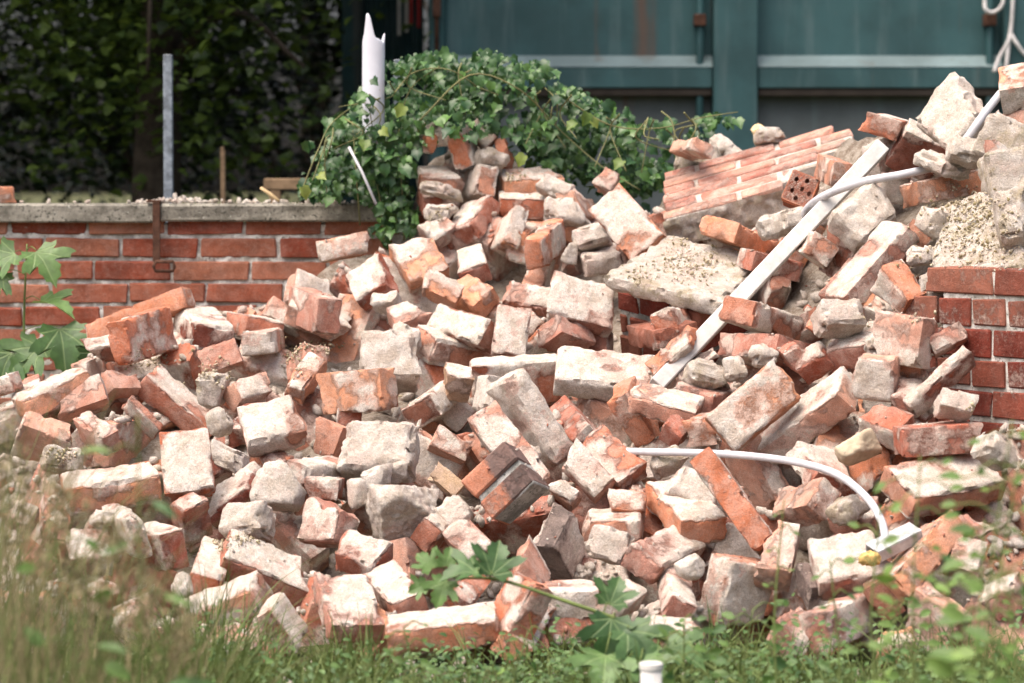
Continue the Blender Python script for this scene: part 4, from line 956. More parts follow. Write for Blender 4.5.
[[-0.7434,8.8649,0.6003],[0.5794,-0.5587,-0.141,0.5765],[0.11,0.105,0.053],"o",[0.6,0.1,0.2],"half-hidden orange brick piece just right of the thick mortar-capped dark red end"],
[[0.3402,7.1154,-0.0248],[0.0629,0.7367,-0.6057,-0.294],[0.07,0.07,0.05],"p",[0.9,0.1,0.05],"broad mortar-crusted dusty pink brick piece below and right of the trailing leafy branch"],
[[-0.3114,7.0566,0.0635],[0.1638,-0.6525,0.7361,0.0752],[0.05,0.07,0.05],"p",[0.6,0.1,0.05],"small dusty pink brick piece just right of the rounded pale pink brick"],
[[0.4384,8.1689,0.515],[0.6409,-0.5776,0.3315,0.3818],[0.05,0.07,0.05],"r",[0.9,0.5,0.05],"small mortar-crusted red brick piece below and right of the foot of the white bar"],
[[0.5334,8.2112,0.4957],[0.6216,0.0483,-0.707,0.3339],[0.05,0.07,0.05],"r",[0.3,0.3,0.05],"small red brick piece just left of the cream-bedded brick with orange patch"],
[[-1.1479,8.2723,0.4208],[0.3152,0.8471,0.0111,-0.4278],[0.11,0.105,0.053],"r",[0.3,0.1,0.2],"small red brick piece below and right of the left edge by the sycamore leaves"],
[[0.0669,7.0758,-0.006],[0.2291,-0.1404,0.2795,0.9218],[0.11,0.105,0.053],"p",[0.9,0.5,0.2],"broad mortar-crusted dusty pink brick piece below and left of the trailing leafy branch"],
[[0.2012,7.1208,0.0375],[0.4158,-0.2946,-0.4226,-0.7495],[0.05,0.07,0.05],"p",[0.3,0.1,0.2],"small dusty pink brick piece just below the trailing leafy branch"],
[[0.5858,8.9499,0.8744],[0.1841,0.6432,-0.5508,0.499],[0.11,0.105,0.053],"d",[0.9,0.5,0.5],"small mortar-crusted dark red brick piece just below the fallen brickwork slab"],
[[0.6118,7.5118,0.2111],[0.1156,-0.0952,0.9859,-0.0744],[0.11,0.105,0.053],"r",[0.6,0.3,0.05],"small red brick piece below and right of the long diagonal orange brick"],
[[-0.2253,8.5275,0.5545],[0.1723,-0.0295,0.9358,-0.306],[0.07,0.07,0.05],"d",[0.9,0.1,0.5],"small mortar-crusted dark red brick piece just below the gable-like brick"],
[[0.5513,7.7347,0.2849],[0.4294,0.4571,-0.162,0.7619],[0.05,0.07,0.05],"p",[0.9,0.3,0.2],"small mortar-crusted dusty pink brick piece just above the long diagonal orange brick"],
[[0.6532,6.9752,-0.0073],[0.9416,0.0188,-0.0811,0.3263],[0.11,0.105,0.053],"d",[0.6,0.5,0.05],"broad dark red brick piece below and right of the large white-bedded brick"],
[[0.3139,8.9739,0.8027],[0.7224,-0.5015,-0.3631,-0.3077],[0.07,0.07,0.05],"d",[0.3,0.1,0.2],"small dark red brick piece just below the large pink-white slab brick"],
[[0.6887,7.1612,0.0814],[0.4632,0.5318,-0.2845,0.6494],[0.11,0.105,0.053],"o",[0.9,0.1,0.5],"small mortar-crusted orange brick piece below and left of the square-cut brick with the foam"],
[[0.9417,7.4324,0.4742],[0.8492,-0.2562,-0.3106,0.3416],[0.07,0.07,0.05],"r",[0.3,0.5,0.05],"half-hidden red brick piece just below the long flaky brick by the pier"],
[[1.069,7.3003,0.292],[0.6215,0.3387,0.3502,-0.6135],[0.07,0.07,0.05],"o",[0.3,0.3,0.5],"small orange brick piece below and right of the large whole brick at the right"],
[[-0.6101,7.6074,0.1867],[0.8784,-0.4775,-0.0193,0.0104],[0.07,0.07,0.05],"o",[0.9,0.1,0.5],"small mortar-crusted orange brick piece just above the long clean-edged brick"],
[[0.4952,7.8817,0.3968],[0.3305,0.331,0.8132,0.3462],[0.05,0.07,0.05],"p",[0.9,0.1,0.2],"small mortar-crusted dusty pink brick piece below and left of the cream-bedded brick with orange patch"],
[[0.8359,7.56,0.2835],[0.6406,-0.0104,0.4987,-0.5838],[0.11,0.105,0.053],"p",[0.3,0.3,0.5],"small dusty pink brick piece below and right of the curved lower conduit"],
[[0.0727,9.3455,0.9134],[0.896,-0.3638,0.1447,0.2096],[0.05,0.07,0.05],"r",[0.3,0.3,0.5],"small red brick piece just below the two stacked orange bricks"],
[[-0.4614,8.2592,0.4183],[0.1661,0.7683,-0.6069,-0.1177],[0.05,0.07,0.05],"o",[0.9,0.1,0.2],"small mortar-crusted orange brick piece just above the small clean red cube"],
[[0.8213,7.9956,0.5599],[0.0323,0.7588,-0.5991,-0.2535],[0.07,0.07,0.05],"p",[0.3,0.1,0.2],"small dusty pink brick piece just left of the upright mottled pink brick"],
[[0.8696,7.7166,0.5016],[0.2706,0.0242,0.6689,0.692],[0.11,0.105,0.053],"d",[0.9,0.3,0.2],"small mortar-crusted dark red brick piece just left of the long flaky brick by the pier"],
[[-0.1748,6.8347,0.025],[0.0856,0.5181,0.8493,-0.0545],[0.07,0.07,0.05],"p",[0.9,0.5,0.5],"half-hidden mortar-crusted dusty pink brick piece just below the long flat orange brick in the grass"],
[[0.6683,8.9225,0.9105],[0.5494,0.4536,0.5678,-0.4123],[0.11,0.105,0.053],"r",[0.6,0.3,0.5],"small red brick piece just below the fallen brickwork slab"],
[[-0.1742,9.5943,0.9472],[0.2484,-0.1288,0.1317,0.951],[0.11,0.105,0.053],"r",[0.3,0.3,0.05],"small red brick piece below and right of the leaning stack by the ivy"],
[[-0.0592,9.5014,0.9486],[0.0499,-0.1214,0.5259,-0.8404],[0.05,0.07,0.05],"d",[0.3,0.5,0.2],"small dark red brick piece below and left of the two stacked orange bricks"],
[[-0.0863,9.6893,1.0792],[0.4158,-0.9034,0.0965,-0.0399],[0.07,0.07,0.05],"p",[0.3,0.3,0.05],"small dusty pink brick piece above and right of the leaning stack by the ivy"],
[[0.9052,6.9501,0.0077],[0.9124,-0.2962,0.0904,-0.2677],[0.07,0.07,0.05],"d",[0.3,0.3,0.5],"half-hidden dark red brick piece just below the white-spotted orange brick"],
[[-0.2386,7.8719,0.3076],[0.8416,0.3012,0.2368,-0.3808],[0.07,0.07,0.05],"r",[0.3,0.5,0.5],"small red brick piece just above the craggy mortar boulder"],
[[-0.0506,8.5495,0.5722],[0.0777,0.8257,0.5581,0.027],[0.05,0.07,0.05],"p",[0.3,0.3,0.5],"small dusty pink brick piece below and right of the smooth dark rounded end"],
[[-0.4795,7.2013,0.0624],[0.3237,-0.553,0.4507,0.6215],[0.11,0.105,0.053],"r",[0.3,0.3,0.5],"small red brick piece just left of the rounded pale pink brick"]
]''')
FILL_NAMES = {'rubble_mound'}
for k, row in enumerate(FILL):
    o = lay_brick(row, 1000 + k, group='broken brick pieces in the gaps of the heap')
    FILL_NAMES.add(o.name)


# ------------------------------------------------------------------ laid brickwork
WALL_BRICK = brick_material('brick_wall_red', (.31, .094, .050), .14)
PIER_BRICK = brick_material('brick_pier_red', (.215, .058, .035), .06)


def joint_material(name, a, b):
    k = NT(name, .95, .1)
    vec = k.coord('Object')
    c = k.mix(k.step(k.noise(vec, 18, 5, .7), .4, .62), a, b)
    k.color(k.mix(k.step(k.noise(vec, 130, 3, .6), .55, .7), c, tuple(q * .5 for q in a)))
    k.bump(k.noise(vec, 90, 5, .7), .9, .006)
    return k.m


JOINT_WALL = joint_material('joint_mortar_wall', (.38, .355, .31), (.70, .68, .63))
JOINT_GREY = joint_material('joint_mortar_grey', (.22, .22, .20), (.46, .45, .42))


def laid_brick_meshes(l, w, t, n, seed, patch=.0):
    out = []
    for k in range(n):
        v, f = chamfer_box((-l / 2, -w / 2, -t / 2), (l / 2, w / 2, t / 2), .0035, .0018, seed + k)
        me = mesh_from(v, f, 'wall_brick')
        at = me.attributes.new('mortar', 'FLOAT', 'POINT')
        r = np.random.default_rng(seed + k)
        at.data.foreach_set('value', (r.random(len(me.vertices)) ** 3 * patch).astype(np.float32))
        out.append(me)
    return out


def rough_sheet(x0, x1, z0, z1, y, amp, step, seed):
    """A mortar face a little uneven, facing -Y, in local coordinates."""
    xs = np.arange(x0, x1 + step / 2, step)
    zs = np.arange(z0, z1 + step / 2, step)
    X, Z = np.meshgrid(xs, zs)
    p = np.stack([X.ravel(), np.full(X.size, y), Z.ravel()], 1)
    n = fbm(p * 35, seed, 3)
    p[:, 1] -= (sstep(n, .35, .75)) * amp
    idx = np.arange(len(p)).reshape(len(zs), len(xs))
    f = np.stack([idx[:-1, :-1], idx[:-1, 1:], idx[1:, 1:], idx[1:, :-1]], -1).reshape(-1, 4)
    return mesh_np(p, f, 'mortar_joint', True)


WALL_D = 9.6


def build_garden_wall():
    s = WALL_D / F
    root = empty('garden_wall', (0, WALL_D, 0), 'red brick garden wall with grey concrete coping at the left', 'wall')
    top = P(100, 223, WALL_D)[2]
    x0, x1 = (-220 - 512) * s, (402 - 512) * s
    pitch, head = .0681, .0085
    joints = [10, 44, 16, 50, 24, 41, 12, 46, 20, 50, 16, 44, 22, 48]
    meshes = laid_brick_meshes(.2235, .05, .0565, 6, 50, .13)
    half = laid_brick_meshes(.1, .05, .0565, 3, 70, .13)
    r = np.random.default_rng(3)
    for c in range(14):
        zc = top + .022 - .0283 - pitch * c
        j = joints[c] - 314
        while True:
            a = (j - 512) * s
            b = (j + 78.3 - 512) * s
            cx = (a + b) / 2
            if a > x1:
                break
            if cx > x0:
                if b > x1 + .02:
                    me, cx = half[c % 3], a + .058
                else:
                    me = meshes[r.integers(6)]
                o = obj('wall_brick', me, WALL_BRICK, root)
                o.location = (cx + r.normal() * .0015, .025 + r.normal() * .0022, zc + r.normal() * .001)
                o.rotation_euler = (0, r.normal() * .006 + (math.pi if r.random() < .5 else 0), r.normal() * .006)
            j += 78.3
    core = mesh_from(*box_vf((x0, .012, -.05), (x1, .235, top)), 'mortar_core')
    obj('mortar_core', core, JOINT_WALL, root)
    obj('mortar_joint', rough_sheet(x0, x1, .0, top - .002, .0100, .0075, .007, 4), JOINT_WALL, root)
    # concrete coping slabs
    k = NT('coping_concrete', .95, .1)
    vec = k.coord('Object')
    c = k.mix(k.step(k.noise(vec, 14, 6, .7), .35, .65), (.15, .14, .115), (.33, .31, .26))
    c = k.mix(k.step(k.noise(vec, 110, 3, .7), .55, .66), c, (.055, .055, .045))
    c = k.mix(k.step(k.noise(vec, 70, 3, .7), .62, .7), c, (.45, .44, .38))
    k.color(c)
    k.bump(k.noise(vec, 80, 6, .7), .9, .006)
    ct = P(100, 203.5, WALL_D - .03)[2]
    cb = top + .001
    xa = x0
    for xb in ((160 - 512) * s, (385 - 512) * s):
        v, f = chamfer_box((xa + .003, -.03, cb), (xb - .003, .27, ct), .006, .002, int(xb * 100) % 97)
        obj('coping_slab', mesh_from(v, f, 'coping_slab'), k.m, root)
        xa = xb
    return ct


COPING_Z = build_garden_wall()


def local_frame(row):
    o = Matrix.LocRotScale(Vector(row[0]), Quaternion(row[1]), None)
    return o


def panel(name, label, row, course_axis, courses, brick_len, mat, jmat, face_axis, face_sign, patch, mask=None, seed=1, joint=.009, core_in=.006, stagger=True, along_axis=0, cat='masonry'):
    """A piece of laid brickwork: real bricks set in a mortar core. Courses run along along_axis and stack along course_axis."""
    d = np.array(row[2])
    root = empty(name, row[0], label, cat)
    root.rotation_mode = 'QUATERNION'
    root.rotation_quaternion = row[1]
    pit = d[course_axis] / courses
    r = np.random.default_rng(seed)
    core_lo, core_hi = -d / 2 + core_in, d / 2 - core_in
    spans = []
    for c in range(courses):
        z0 = -d[course_axis] / 2 + c * pit
        x = -d[along_axis] / 2 - (brick_len / 2 if (c % 2 and stagger) else 0) - (r.random() * .02)
        lo_lim, hi_lim = (-d[along_axis] / 2, d[along_axis] / 2)
        if mask:
            lo_lim, hi_lim = mask(c, lo_lim, hi_lim)
        spans.append((lo_lim, hi_lim))
        while x < hi_lim - .02:
            a, b = max(x, lo_lim) + joint / 2, min(x + brick_len, hi_lim) - joint / 2
            x += brick_len
            if b - a < .025:
                continue
            lo, hi = -d / 2, d / 2
            lo, hi = lo.copy(), hi.copy()
            lo[along_axis], hi[along_axis] = a, b
            lo[course_axis], hi[course_axis] = z0 + joint / 2, z0 + pit - joint / 2
            cen = (lo + hi) / 2
            j = r.normal(size=3) * .0012
            v, f = chamfer_box(lo - cen, hi - cen, .0035, .0016, int(r.integers(9999)))
            me = mesh_from(v, f, 'brick')
            at = me.attributes.new('mortar', 'FLOAT', 'POINT')
            at.data.foreach_set('value', (r.random(len(me.vertices)) * patch).astype(np.float32))
            o = obj('brick', me, mat, root)
            o.location = cen + j
    for k, (a, b) in enumerate(spans):
        lo, hi = core_lo.copy(), core_hi.copy()
        lo[along_axis], hi[along_axis] = a + core_in * 1.5, b - core_in * 1.5
        lo[course_axis] = -d[course_axis] / 2 + k * pit - (joint if k else -core_in)
        hi[course_axis] = -d[course_axis] / 2 + (k + 1) * pit - .0
        if k == courses - 1:
            hi[course_axis] -= core_in
        v, f = chamfer_box(lo, hi, .004, .002, k)
        obj('mortar_bed', mesh_from(v, f, 'mortar_bed'), jmat, root)
    return root


SLAB_BRICK = brick_material('brick_slab_pink', (.46, .19, .13), .6)
row = SPECIAL['MASONRY_SLAB']


def slab_mask(c, lo, hi):
    cut = [.22, .17, .10, .02, 0, .05][c]
    return lo + [0, .004, .0, .006, .004, .01][c], hi - cut


panel('masonry_slab', 'fallen slab of pink brickwork with six courses lying below the container', row, 1, 6, .237, SLAB_BRICK, MORTAR, 2, -1, .40, slab_mask, 5, joint=.0125, core_in=.005)
slab = bpy.data.objects['masonry_slab']
sv, sf = rough_sheet(-row[2][0] / 2, row[2][0] / 2 - .21, -row[2][2] / 2 + .006, row[2][2] / 2 - .006, -row[2][1] / 2 - .004, .016, .008, 61), None
o = obj('mortar_face', sv, MORTAR_WARM, slab)
row = SPECIAL['BRICKWORK_STUB']
panel('brickwork_stub', 'dark red brickwork corner with grey joints buried in the middle of the heap', row, 2, 3, .118, PIER_BRICK, JOINT_GREY, 1, -1, .0, None, 8, joint=.010)
row = SPECIAL['JOINED_PAIR']
PAIR_BRICK = brick_material('brick_pair', (.42, .125, .065), .16)
k = NT.__new__(NT)
k.m, k.t, k.b = PAIR_BRICK, PAIR_BRICK.node_tree, PAIR_BRICK.node_tree.nodes['Principled BSDF']
src = k.b.inputs['Base Color'].links[0].from_socket
vec = k.coord('Object')
sx = k.n('ShaderNodeSeparateXYZ')
k.put(sx.inputs[0], vec)
soot = k.step(k.math('ADD', sx.outputs[1], k.math('MULTIPLY', k.math('SUBTRACT', k.noise(vec, 30, 5, .7), .5), .06)), -.004, .012, 0, .85)
k.color(k.mix(soot, src, (.13, .11, .105)))
panel('joined_bricks', 'two red bricks still joined by a dark grey mortar joint, lower centre', row, 0, 2, .30, PAIR_BRICK, JOINT_GREY, 2, -1, .3, None, 9, joint=.011, along_axis=1, cat='bricks')


def build_pier():
    """The broken end of the side wall: real bricks, running from near right to far left."""
    d0 = 7.35
    corner = P(1006, 270, d0)
    root = empty('brick_pier', (corner[0], corner[1], 0), 'upright stub of dark red brick wall with pale joints at the right edge', 'wall')
    ang = -math.radians(56)
    root.rotation_euler = (0, 0, ang)          # local +X runs right and towards the viewer
    top = corner[2]
    pit = .0705
    r = np.random.default_rng(12)
    st = laid_brick_meshes(.228, .108, .0605, 4, 120, .4)
    hd = laid_brick_meshes(.108, .108, .0605, 4, 140, .4)
    # first joints along the face measured from the pixel columns of the photograph
    for c in range(11):
        z = top - .030 - c * pit
        stretch = c % 2 == 0
        L = .238 if stretch else .119
        x = -.85 + (.034 if stretch else .0935 if False else .034) - (.0595 if not stretch else 0)
        x = -L * 4 - (.045 if stretch else -.002)
        while x < .52:
            me = (st if stretch else hd)[r.integers(4)]
            if x > -.47 + .03 * (c % 3):
                o = obj('brick', me, PIER_BRICK, root)
                o.location = (x + L / 2 + r.normal() * .001, .054 + r.normal() * .0012, z + r.normal() * .0008)
            x += L
    core = mesh_from(*box_vf((-.22, .006, -.05), (.52, .21, top - .006)), 'mortar_core')
    obj('mortar_core', core, JOINT_WALL, root)


build_pier()


# ------------------------------------------------------------------ mortar lumps
def ico(sub):
    import bmesh
    bm = bmesh.new()
    bmesh.ops.create_icosphere(bm, subdivisions=sub, radius=1)
    v = np.array([q.co[:] for q in bm.verts])
    f = np.array([[q.index for q in p.verts] for p in bm.faces])
    bm.free()
    return v, f


ICO = {k: ico(k) for k in (1, 2, 4, 5)}


def lump_mesh(rx, ry, rz, seed, sub=4, rough=1.0, planes=8):
    v, f = ICO[sub]
    r = np.random.default_rng(seed)
    n = r.normal(size=(planes, 3))
    n /= np.linalg.norm(n, axis=1)[:, None]
    dd = r.uniform(.5, .85, planes)
    t = v @ n.T
    t = np.where(t > .05, dd[None] / np.maximum(t, .05), 9)
    rad = np.minimum(t.min(1), 1.12)
    p = v * rad[:, None]
    q = v * 1.0 + seed * 3.3
    rad2 = 1 + ((fbm(q * 2.4, seed, 3) - .5) * .12 + (fbm(q * 9, seed + 3, 4) - .5) * .20 + (fbm(q * 26, seed + 9, 2) - .5) * .09) * rough
    p = p * rad2[:, None] * np.array([rx, ry, rz])
    return mesh_np(p, f, 'lump', False)


TAN = plain('sandstone_tan', (.46, .38, .27), .95, .1, 0, .25, 20, .5)
# u, v, half width px, half height px, shift towards the viewer m, material, label
LUMPS = [
    (278, 490, 20, 21, .05, 0, 'round sandy mortar lump touching the tilted brick with the deep red underside'),
    (250, 523, 24, 16, .05, 0, 'pinkish mortar lump above the long clean-edged brick'),
    (228, 458, 20, 12, .0, 0, 'whitish mortar lump behind the broad orange-edged brick'),
    (62, 462, 20, 13, .02, 1, 'crumb-covered mortar lump near the left edge behind tall grass'),
    (403, 511, 33, 31, .05, 0, 'big craggy mortar boulder below the largest mortar block'),
    (377, 481, 12, 13, .05, 0, 'fist-sized mortar lump between the two largest mortar pieces'),
    (357, 495, 13, 12, .05, 0, 'small mortar lump left of the craggy boulder'),
    (399, 473, 11, 8, .05, 0, 'small mortar knob just above the craggy boulder'),
    (501, 397, 25, 19, .06, 0, 'white mortar wedge in front of the grey-smeared orange bed'),
    (390, 362, 28, 27, .04, 0, 'large mortar clump below the upper left bricks'),
    (388, 303, 15, 8, .04, 0, 'small white mortar crumb below the gable-like brick'),
    (407, 338, 14, 10, .05, 0, 'mortar knob at the left end of the brown-orange brick'),
    (611, 546, 21, 17, .05, 0, 'mortar lump under the pale flat-topped brick in front'),
    (691, 565, 12, 11, .07, 0, 'small white mortar ball on the broad pale brick'),
    (860, 447, 20, 13, .06, 2, 'tan boulder below the right-hand end of the white-crusted brick'),
    (955, 407, 19, 12, .03, 0, 'pale mortar chunk at the foot of the right-hand wall stub'),
    (996, 452, 19, 14, .02, 0, 'crumbly mortar heap against the right-hand wall stub'),
    (840, 319, 24, 15, .06, 0, 'white mortar chunk beside the mossy tuft'),
    (971, 152, 21, 12, .08, 0, 'mortar chunk that the upper white conduit disappears under'),
    (1006, 142, 24, 24, .05, 1, 'upper mortar mass at the right edge of the photo'),
    (1010, 178, 26, 28, .04, 1, 'middle mortar mass at the right edge of the photo'),
    (1016, 222, 17, 30, .05, 1, 'lowest hanging mortar mass at the right edge of the photo'),
    (941, 165, 24, 8, .07, 0, 'flat mortar crust on the cracked pinkish orange brick'),
    (936, 224, 17, 12, .08, 0, 'pale flat flake lying on the yellow-green crumbs'),
    (932, 281, 10, 9, .05, 0, 'small mortar knob at the top left corner of the wall stub'),
    (923, 256, 15, 8, .02, 0, 'mortar flake between the long pale brick and the yellow crumbs'),
    (557, 190, 19, 9, .05, 0, 'white mortar clump on the right of the two stacked bricks'),
    (564, 213, 19, 12, .07, 0, 'smooth white mortar patch below the two stacked bricks'),
    (592, 237, 18, 11, .05, 0, 'white mortar rubble left of the large pink-white slab'),
    (494, 160, 16, 8, .0, 1, 'sandy mortar bed at the top of the heap below the ivy'),
    (438, 190, 18, 6, .05, 1, 'mortar layer between the leaning stack bricks'),
    (440, 214, 15, 8, .03, 1, 'mortar crumbling below the leaning stack'),
    (434, 134, 15, 8, .02, 0, 'mortar block at the ivy edge on the heap top'),
    (571, 256, 9, 10, .03, 0, 'small mortar stone right of the ribbed orange brick'),
    (728, 150, 18, 7, -.35, 0, 'pale mortar lump on the far edge of the fallen brickwork slab'),
    (772, 138, 16, 7, -.35, 1, 'pinkish rubble lump on the crest behind the fallen slab'),
    (790, 222, 15, 12, .04, 0, 'mortar lump right below the perforated brick'),
    (773, 227, 13, 11, .05, 0, 'pinkish mortar lump left of the metal bar under the slab'),
    (764, 355, 12, 9, .08, 0, 'white mortar chunk above the cream-bedded brick'),
    (706, 376, 19, 11, .04, 1, 'splintered mortar piece below the metal bar'),
    (736, 368, 11, 12, .03, 0, 'mortar knob left of the white mortar chunk'),
    (667, 463, 15, 11, .03, 1, 'greyish mortar lump under the lower conduit'),
    (183, 585, 10, 9, .1, 0, 'small mortar stone left of the glossy orange-brown end'),
    (112, 517, 20, 6, .08, 0, 'flat mortar flakes below the orange-fronted brick'),
    (847, 510, 17, 12, .05, 1, 'mossy mortar lump under the conduit bend'),
    (213, 391, 12, 17, .02, 1, 'crumbling mortar column right of the whole dark red brick'),
    (221, 421, 10, 12, .02, 1, 'mortar knob at the lower end of the whole dark red brick'),
    (700, 163, 24, 13, -.25, 1, 'rubble lump half hidden behind the upper left corner of the fallen slab'),
    (530, 455, 10, 8, .03, 0, 'small pale mortar piece above the white-smeared brick with the red tip'),
    (880, 350, 16, 8, .02, 1, 'mortar wedge behind the upright mottled pink brick'),
]
MATS = [MORTAR, MORTAR_WARM, TAN]
for k, (u, v, rx, ry, near, mi, lab) in enumerate(LUMPS):
    d = heap_depth(u, v) - near
    s = d / F
    big = rx > 24
    q = np.array([rx * s, (rx + ry) * .5 * s, ry * s])
    if any(w in lab for w in ('round', ' ball', 'boulder', 'stone')):
        me = lump_mesh(*(q * 1.26), 300 + k, 5 if rx > 24 else 4, .9)
    else:                                     # a broken, roughly squared fragment
        me = brick_mesh(q * 2 * np.array([.98, .92, .9]), (.9, .9, .9), 400 + k, broken=True, chip=2.6, step=min(.009, q.min() / 4), rough=1.9)
        auto_smooth(me, 28)
    o = obj('mortar_lump', me, MATS[mi], label=lab, cat='rock' if mi == 2 else 'mortar', group='lumps of mortar in the heap')
    o.location = P(u, v, d)
    o.rotation_euler = (rng.normal() * .25 - .25, rng.normal() * .28, rng.normal() * .5)


# ------------------------------------------------------------------ crumbs: far too many to count
def chips(name, pts, sizes, mat, seed, kind='stuff', flat=.6):
    v, f = ICO[1]
    r = np.random.default_rng(seed)
    base = []
    for k in range(6):
        n = r.normal(size=(7, 3))
        n /= np.linalg.norm(n, axis=1)[:, None]
        t = v @ n.T
        rad = np.minimum(np.where(t > .1, .75 / np.maximum(t, .1), 9).min(1), 1.15)
        base.append(v * rad[:, None] * np.array([1.15, r.uniform(.5, .9), r.uniform(.3, .75)]))
    # icosphere level 2: 42 vertices, 80 faces
    allv, allf = [], []
    for i, (p, s) in enumerate(zip(pts, sizes)):
        q = Quaternion(r.normal(size=4))
        q.normalize()
        R = np.array(q.to_matrix())
        allv.append(base[i % 6] @ R.T * s + p)
        allf.append(f + i * len(v))
    return obj(name, mesh_np(np.vstack(allv), np.vstack(allf), name), mat, kind=kind)


DG = bpy.context.evaluated_depsgraph_get()
DG.update()


def drop(x, y, z):
    hit, loc, nrm, idx, ob, mt = scene.ray_cast(DG, Vector((x, y, z)), Vector((0, 0, -1)), distance=2.0)
    return (np.array(loc), np.array(nrm), ob.name) if hit and nrm.z > .12 else None


def look(u, v):
    q = P(u, v, 1.0) - CAM
    hit, loc, nrm, idx, ob, mt = scene.ray_cast(DG, Vector(CAM), Vector(q).normalized(), distance=14.0)
    return (np.array(loc), np.array(nrm)) if hit else None


def scatter_heap(n, seed):
    r = np.random.default_rng(seed)
    out, sz = [], []
    tries = 0
    while len(out) < n and tries < n * 9:
        tries += 1
        u = r.uniform(-30, 1050)
        v = r.uniform(110, 700)
        if v < crest(u) + 6:
            continue
        q = P(u, v, heap_depth(u, v) + r.uniform(-.05, .30))
        h = drop(q[0], q[1], q[2] + .30)
        if h is None or (h[2] not in FILL_NAMES and r.random() > .15):
            continue
        s_ = .0012 + (.022 * r.random() ** 2.2 if h[2] in FILL_NAMES else .005 * r.random() ** 4)
        out.append(h[0] + h[1] * s_ * .3)
        sz.append(s_)
    return out, sz


pts, sz = scatter_heap(8000, 21)
for q_ in range(260):                      # spilled into the grass at the foot
    u_, d_ = rng.uniform(-20, 1040), rng.uniform(6.15, 6.75)
    s_ = .003 + .02 * rng.random() ** 3
    g_ = P(u_, 660, d_)
    pts.append(np.array([g_[0], g_[1], s_ * .35]))
    sz.append(s_)
CRUMB_JOBS = [('mortar_crumbs', pts, sz, MORTAR, 22, 'loose pale mortar crumbs scattered through the whole heap')]
pts, sz = scatter_heap(900, 23)
CRUMB_JOBS.append(('brick_crumbs', pts, sz, BRICK['r'], 24, 'loose red brick crumbs scattered through the whole heap'))

kk = NT('yellow_crumb', .98, .05)
cvec = kk.coord('Object')
kk.color(kk.mix(kk.step(kk.noise(cvec, 60, 5, .7), .38, .62), (.27, .225, .12), (.60, .52, .40)))
kk.bump(kk.noise(cvec, 400, 3, .6), .8, .003)
CRUMB = kk.m
PATCH = [(155, 361, 26, 10, .04), (205, 374, 22, 17, .04), (295, 351, 15, 20, .03), (321, 347, 20, 6, .06), (63, 456, 15, 9, .06), (971, 238, 44, 28, .05), (916, 264, 14, 8, .06),
         (927, 312, 26, 8, .09), (867, 321, 8, 8, .10), (690, 262, 34, 18, .07), (640, 275, 16, 8, .05), (410, 394, 8, 6, .07), (515, 179, 9, 6, .06), (976, 410, 7, 6, .05),
         (222, 545, 6, 12, .07), (971, 202, 40, 16, .06), (437, 215, 14, 6, .06), (247, 540, 16, 6, .08)]
pts, sz = [], []
r = np.random.default_rng(31)
for (u, v, a, b, near) in PATCH:
    for k in range(int(a * b * 1.1) + 40):
        x, y = r.normal(size=2) * .62
        if x * x + y * y > 2.2:
            continue
        h = look(u + a * x, v + b * y)
        if h is None or h[1][2] < .1:
            continue
        s_ = .0008 + .0055 * r.random() ** 4
        pts.append(h[0] + h[1] * s_ * r.uniform(.2, 1.6))
        sz.append(s_)
CRUMB_JOBS.append(('yellow_crumbs', pts, sz, CRUMB, 32, 'yellow-green crumbly mortar and moss lying in patches on the heap'))
for nm, p_, z_, m_, sd, lab in CRUMB_JOBS:
    o = chips(nm, p_, z_, m_, sd, flat=.7)
    o['label'], o['category'] = lab, 'rubble'
# debris on the coping
pts, sz = [], []
for k in range(300):
    u = r.choice([r.uniform(130, 205), r.uniform(205, 380), r.uniform(0, 380)], p=[.45, .4, .15])
    x = (u - 512) * (WALL_D + .1) / F
    s_ = .002 + .011 * r.random() ** 3
    hump = max(0, 1 - abs(u - 183) / 22) * .022 + max(0, 1 - abs(u - 225) / 20) * .01
    pts.append((x, WALL_D + r.uniform(-.02, .22), COPING_Z + s_ * .4 + hump * r.random()))
    sz.append(s_)
o = chips('coping_debris', pts, sz, MORTAR, 33)
o['label'] = 'pinkish mortar debris lying along the wall coping'
o['category'] = 'rubble'


# ------------------------------------------------------------------ odd bits in and by the heap
WHITE = plain('white_paint', (.56, .55, .52), .6, .3, 0, .16, 30, .25)
CONDUIT = plain('white_conduit', (.50, .50, .52), .5, .35, 0, .14, 22, .1)
STEEL = plain('grey_steel', (.22, .25, .28), .55, .5, .5, .5, 30, .3)
RUST = plain('rusty_iron', (.09, .045, .03), .9, .2, .2, .4, 40, .6)
WOOD = plain('weathered_wood', (.22, .15, .09), .9, .1, 0, .3, 20, .4)

# batten
a, b = P(882, 147, heap_depth(882, 147) - .10), P(656, 386, heap_depth(656, 386) + .06)
root = empty('white_batten', (a + b) / 2, 'white painted square bar with nail holes leaning diagonally across the heap', 'bar')
dirv = Vector(b - a)
L = dirv.length
root.rotation_mode = 'QUATERNION'
root.rotation_quaternion = dirv.to_track_quat('X', 'Z') @ Quaternion((1, 0, 0), math.radians(28))
v, f = chamfer_box((-L / 2, -.023, -.020), (L / 2, .023, .020), .0025, .0006, 5)
obj('bar', mesh_from(v, f, 'bar'), WHITE, root)
hole = plain('dark_hole', (.03, .025, .02), .9)
for k in range(12):
    x = -L / 2 + .05 + k * (L - .1) / 11
    cv, cf = tube_vf([(x, (-1) ** k * .006, .0195), (x, (-1) ** k * .006, .0208)], .0035 if k % 3 else .005, 8)
    ho = obj('nail_hole', mesh_from(cv, cf, 'nail_hole'), hole, root)
    if k % 2:
        ho.rotation_euler = (math.pi / 2, 0, 0)
        ho.location = (0, -.0030, 0)


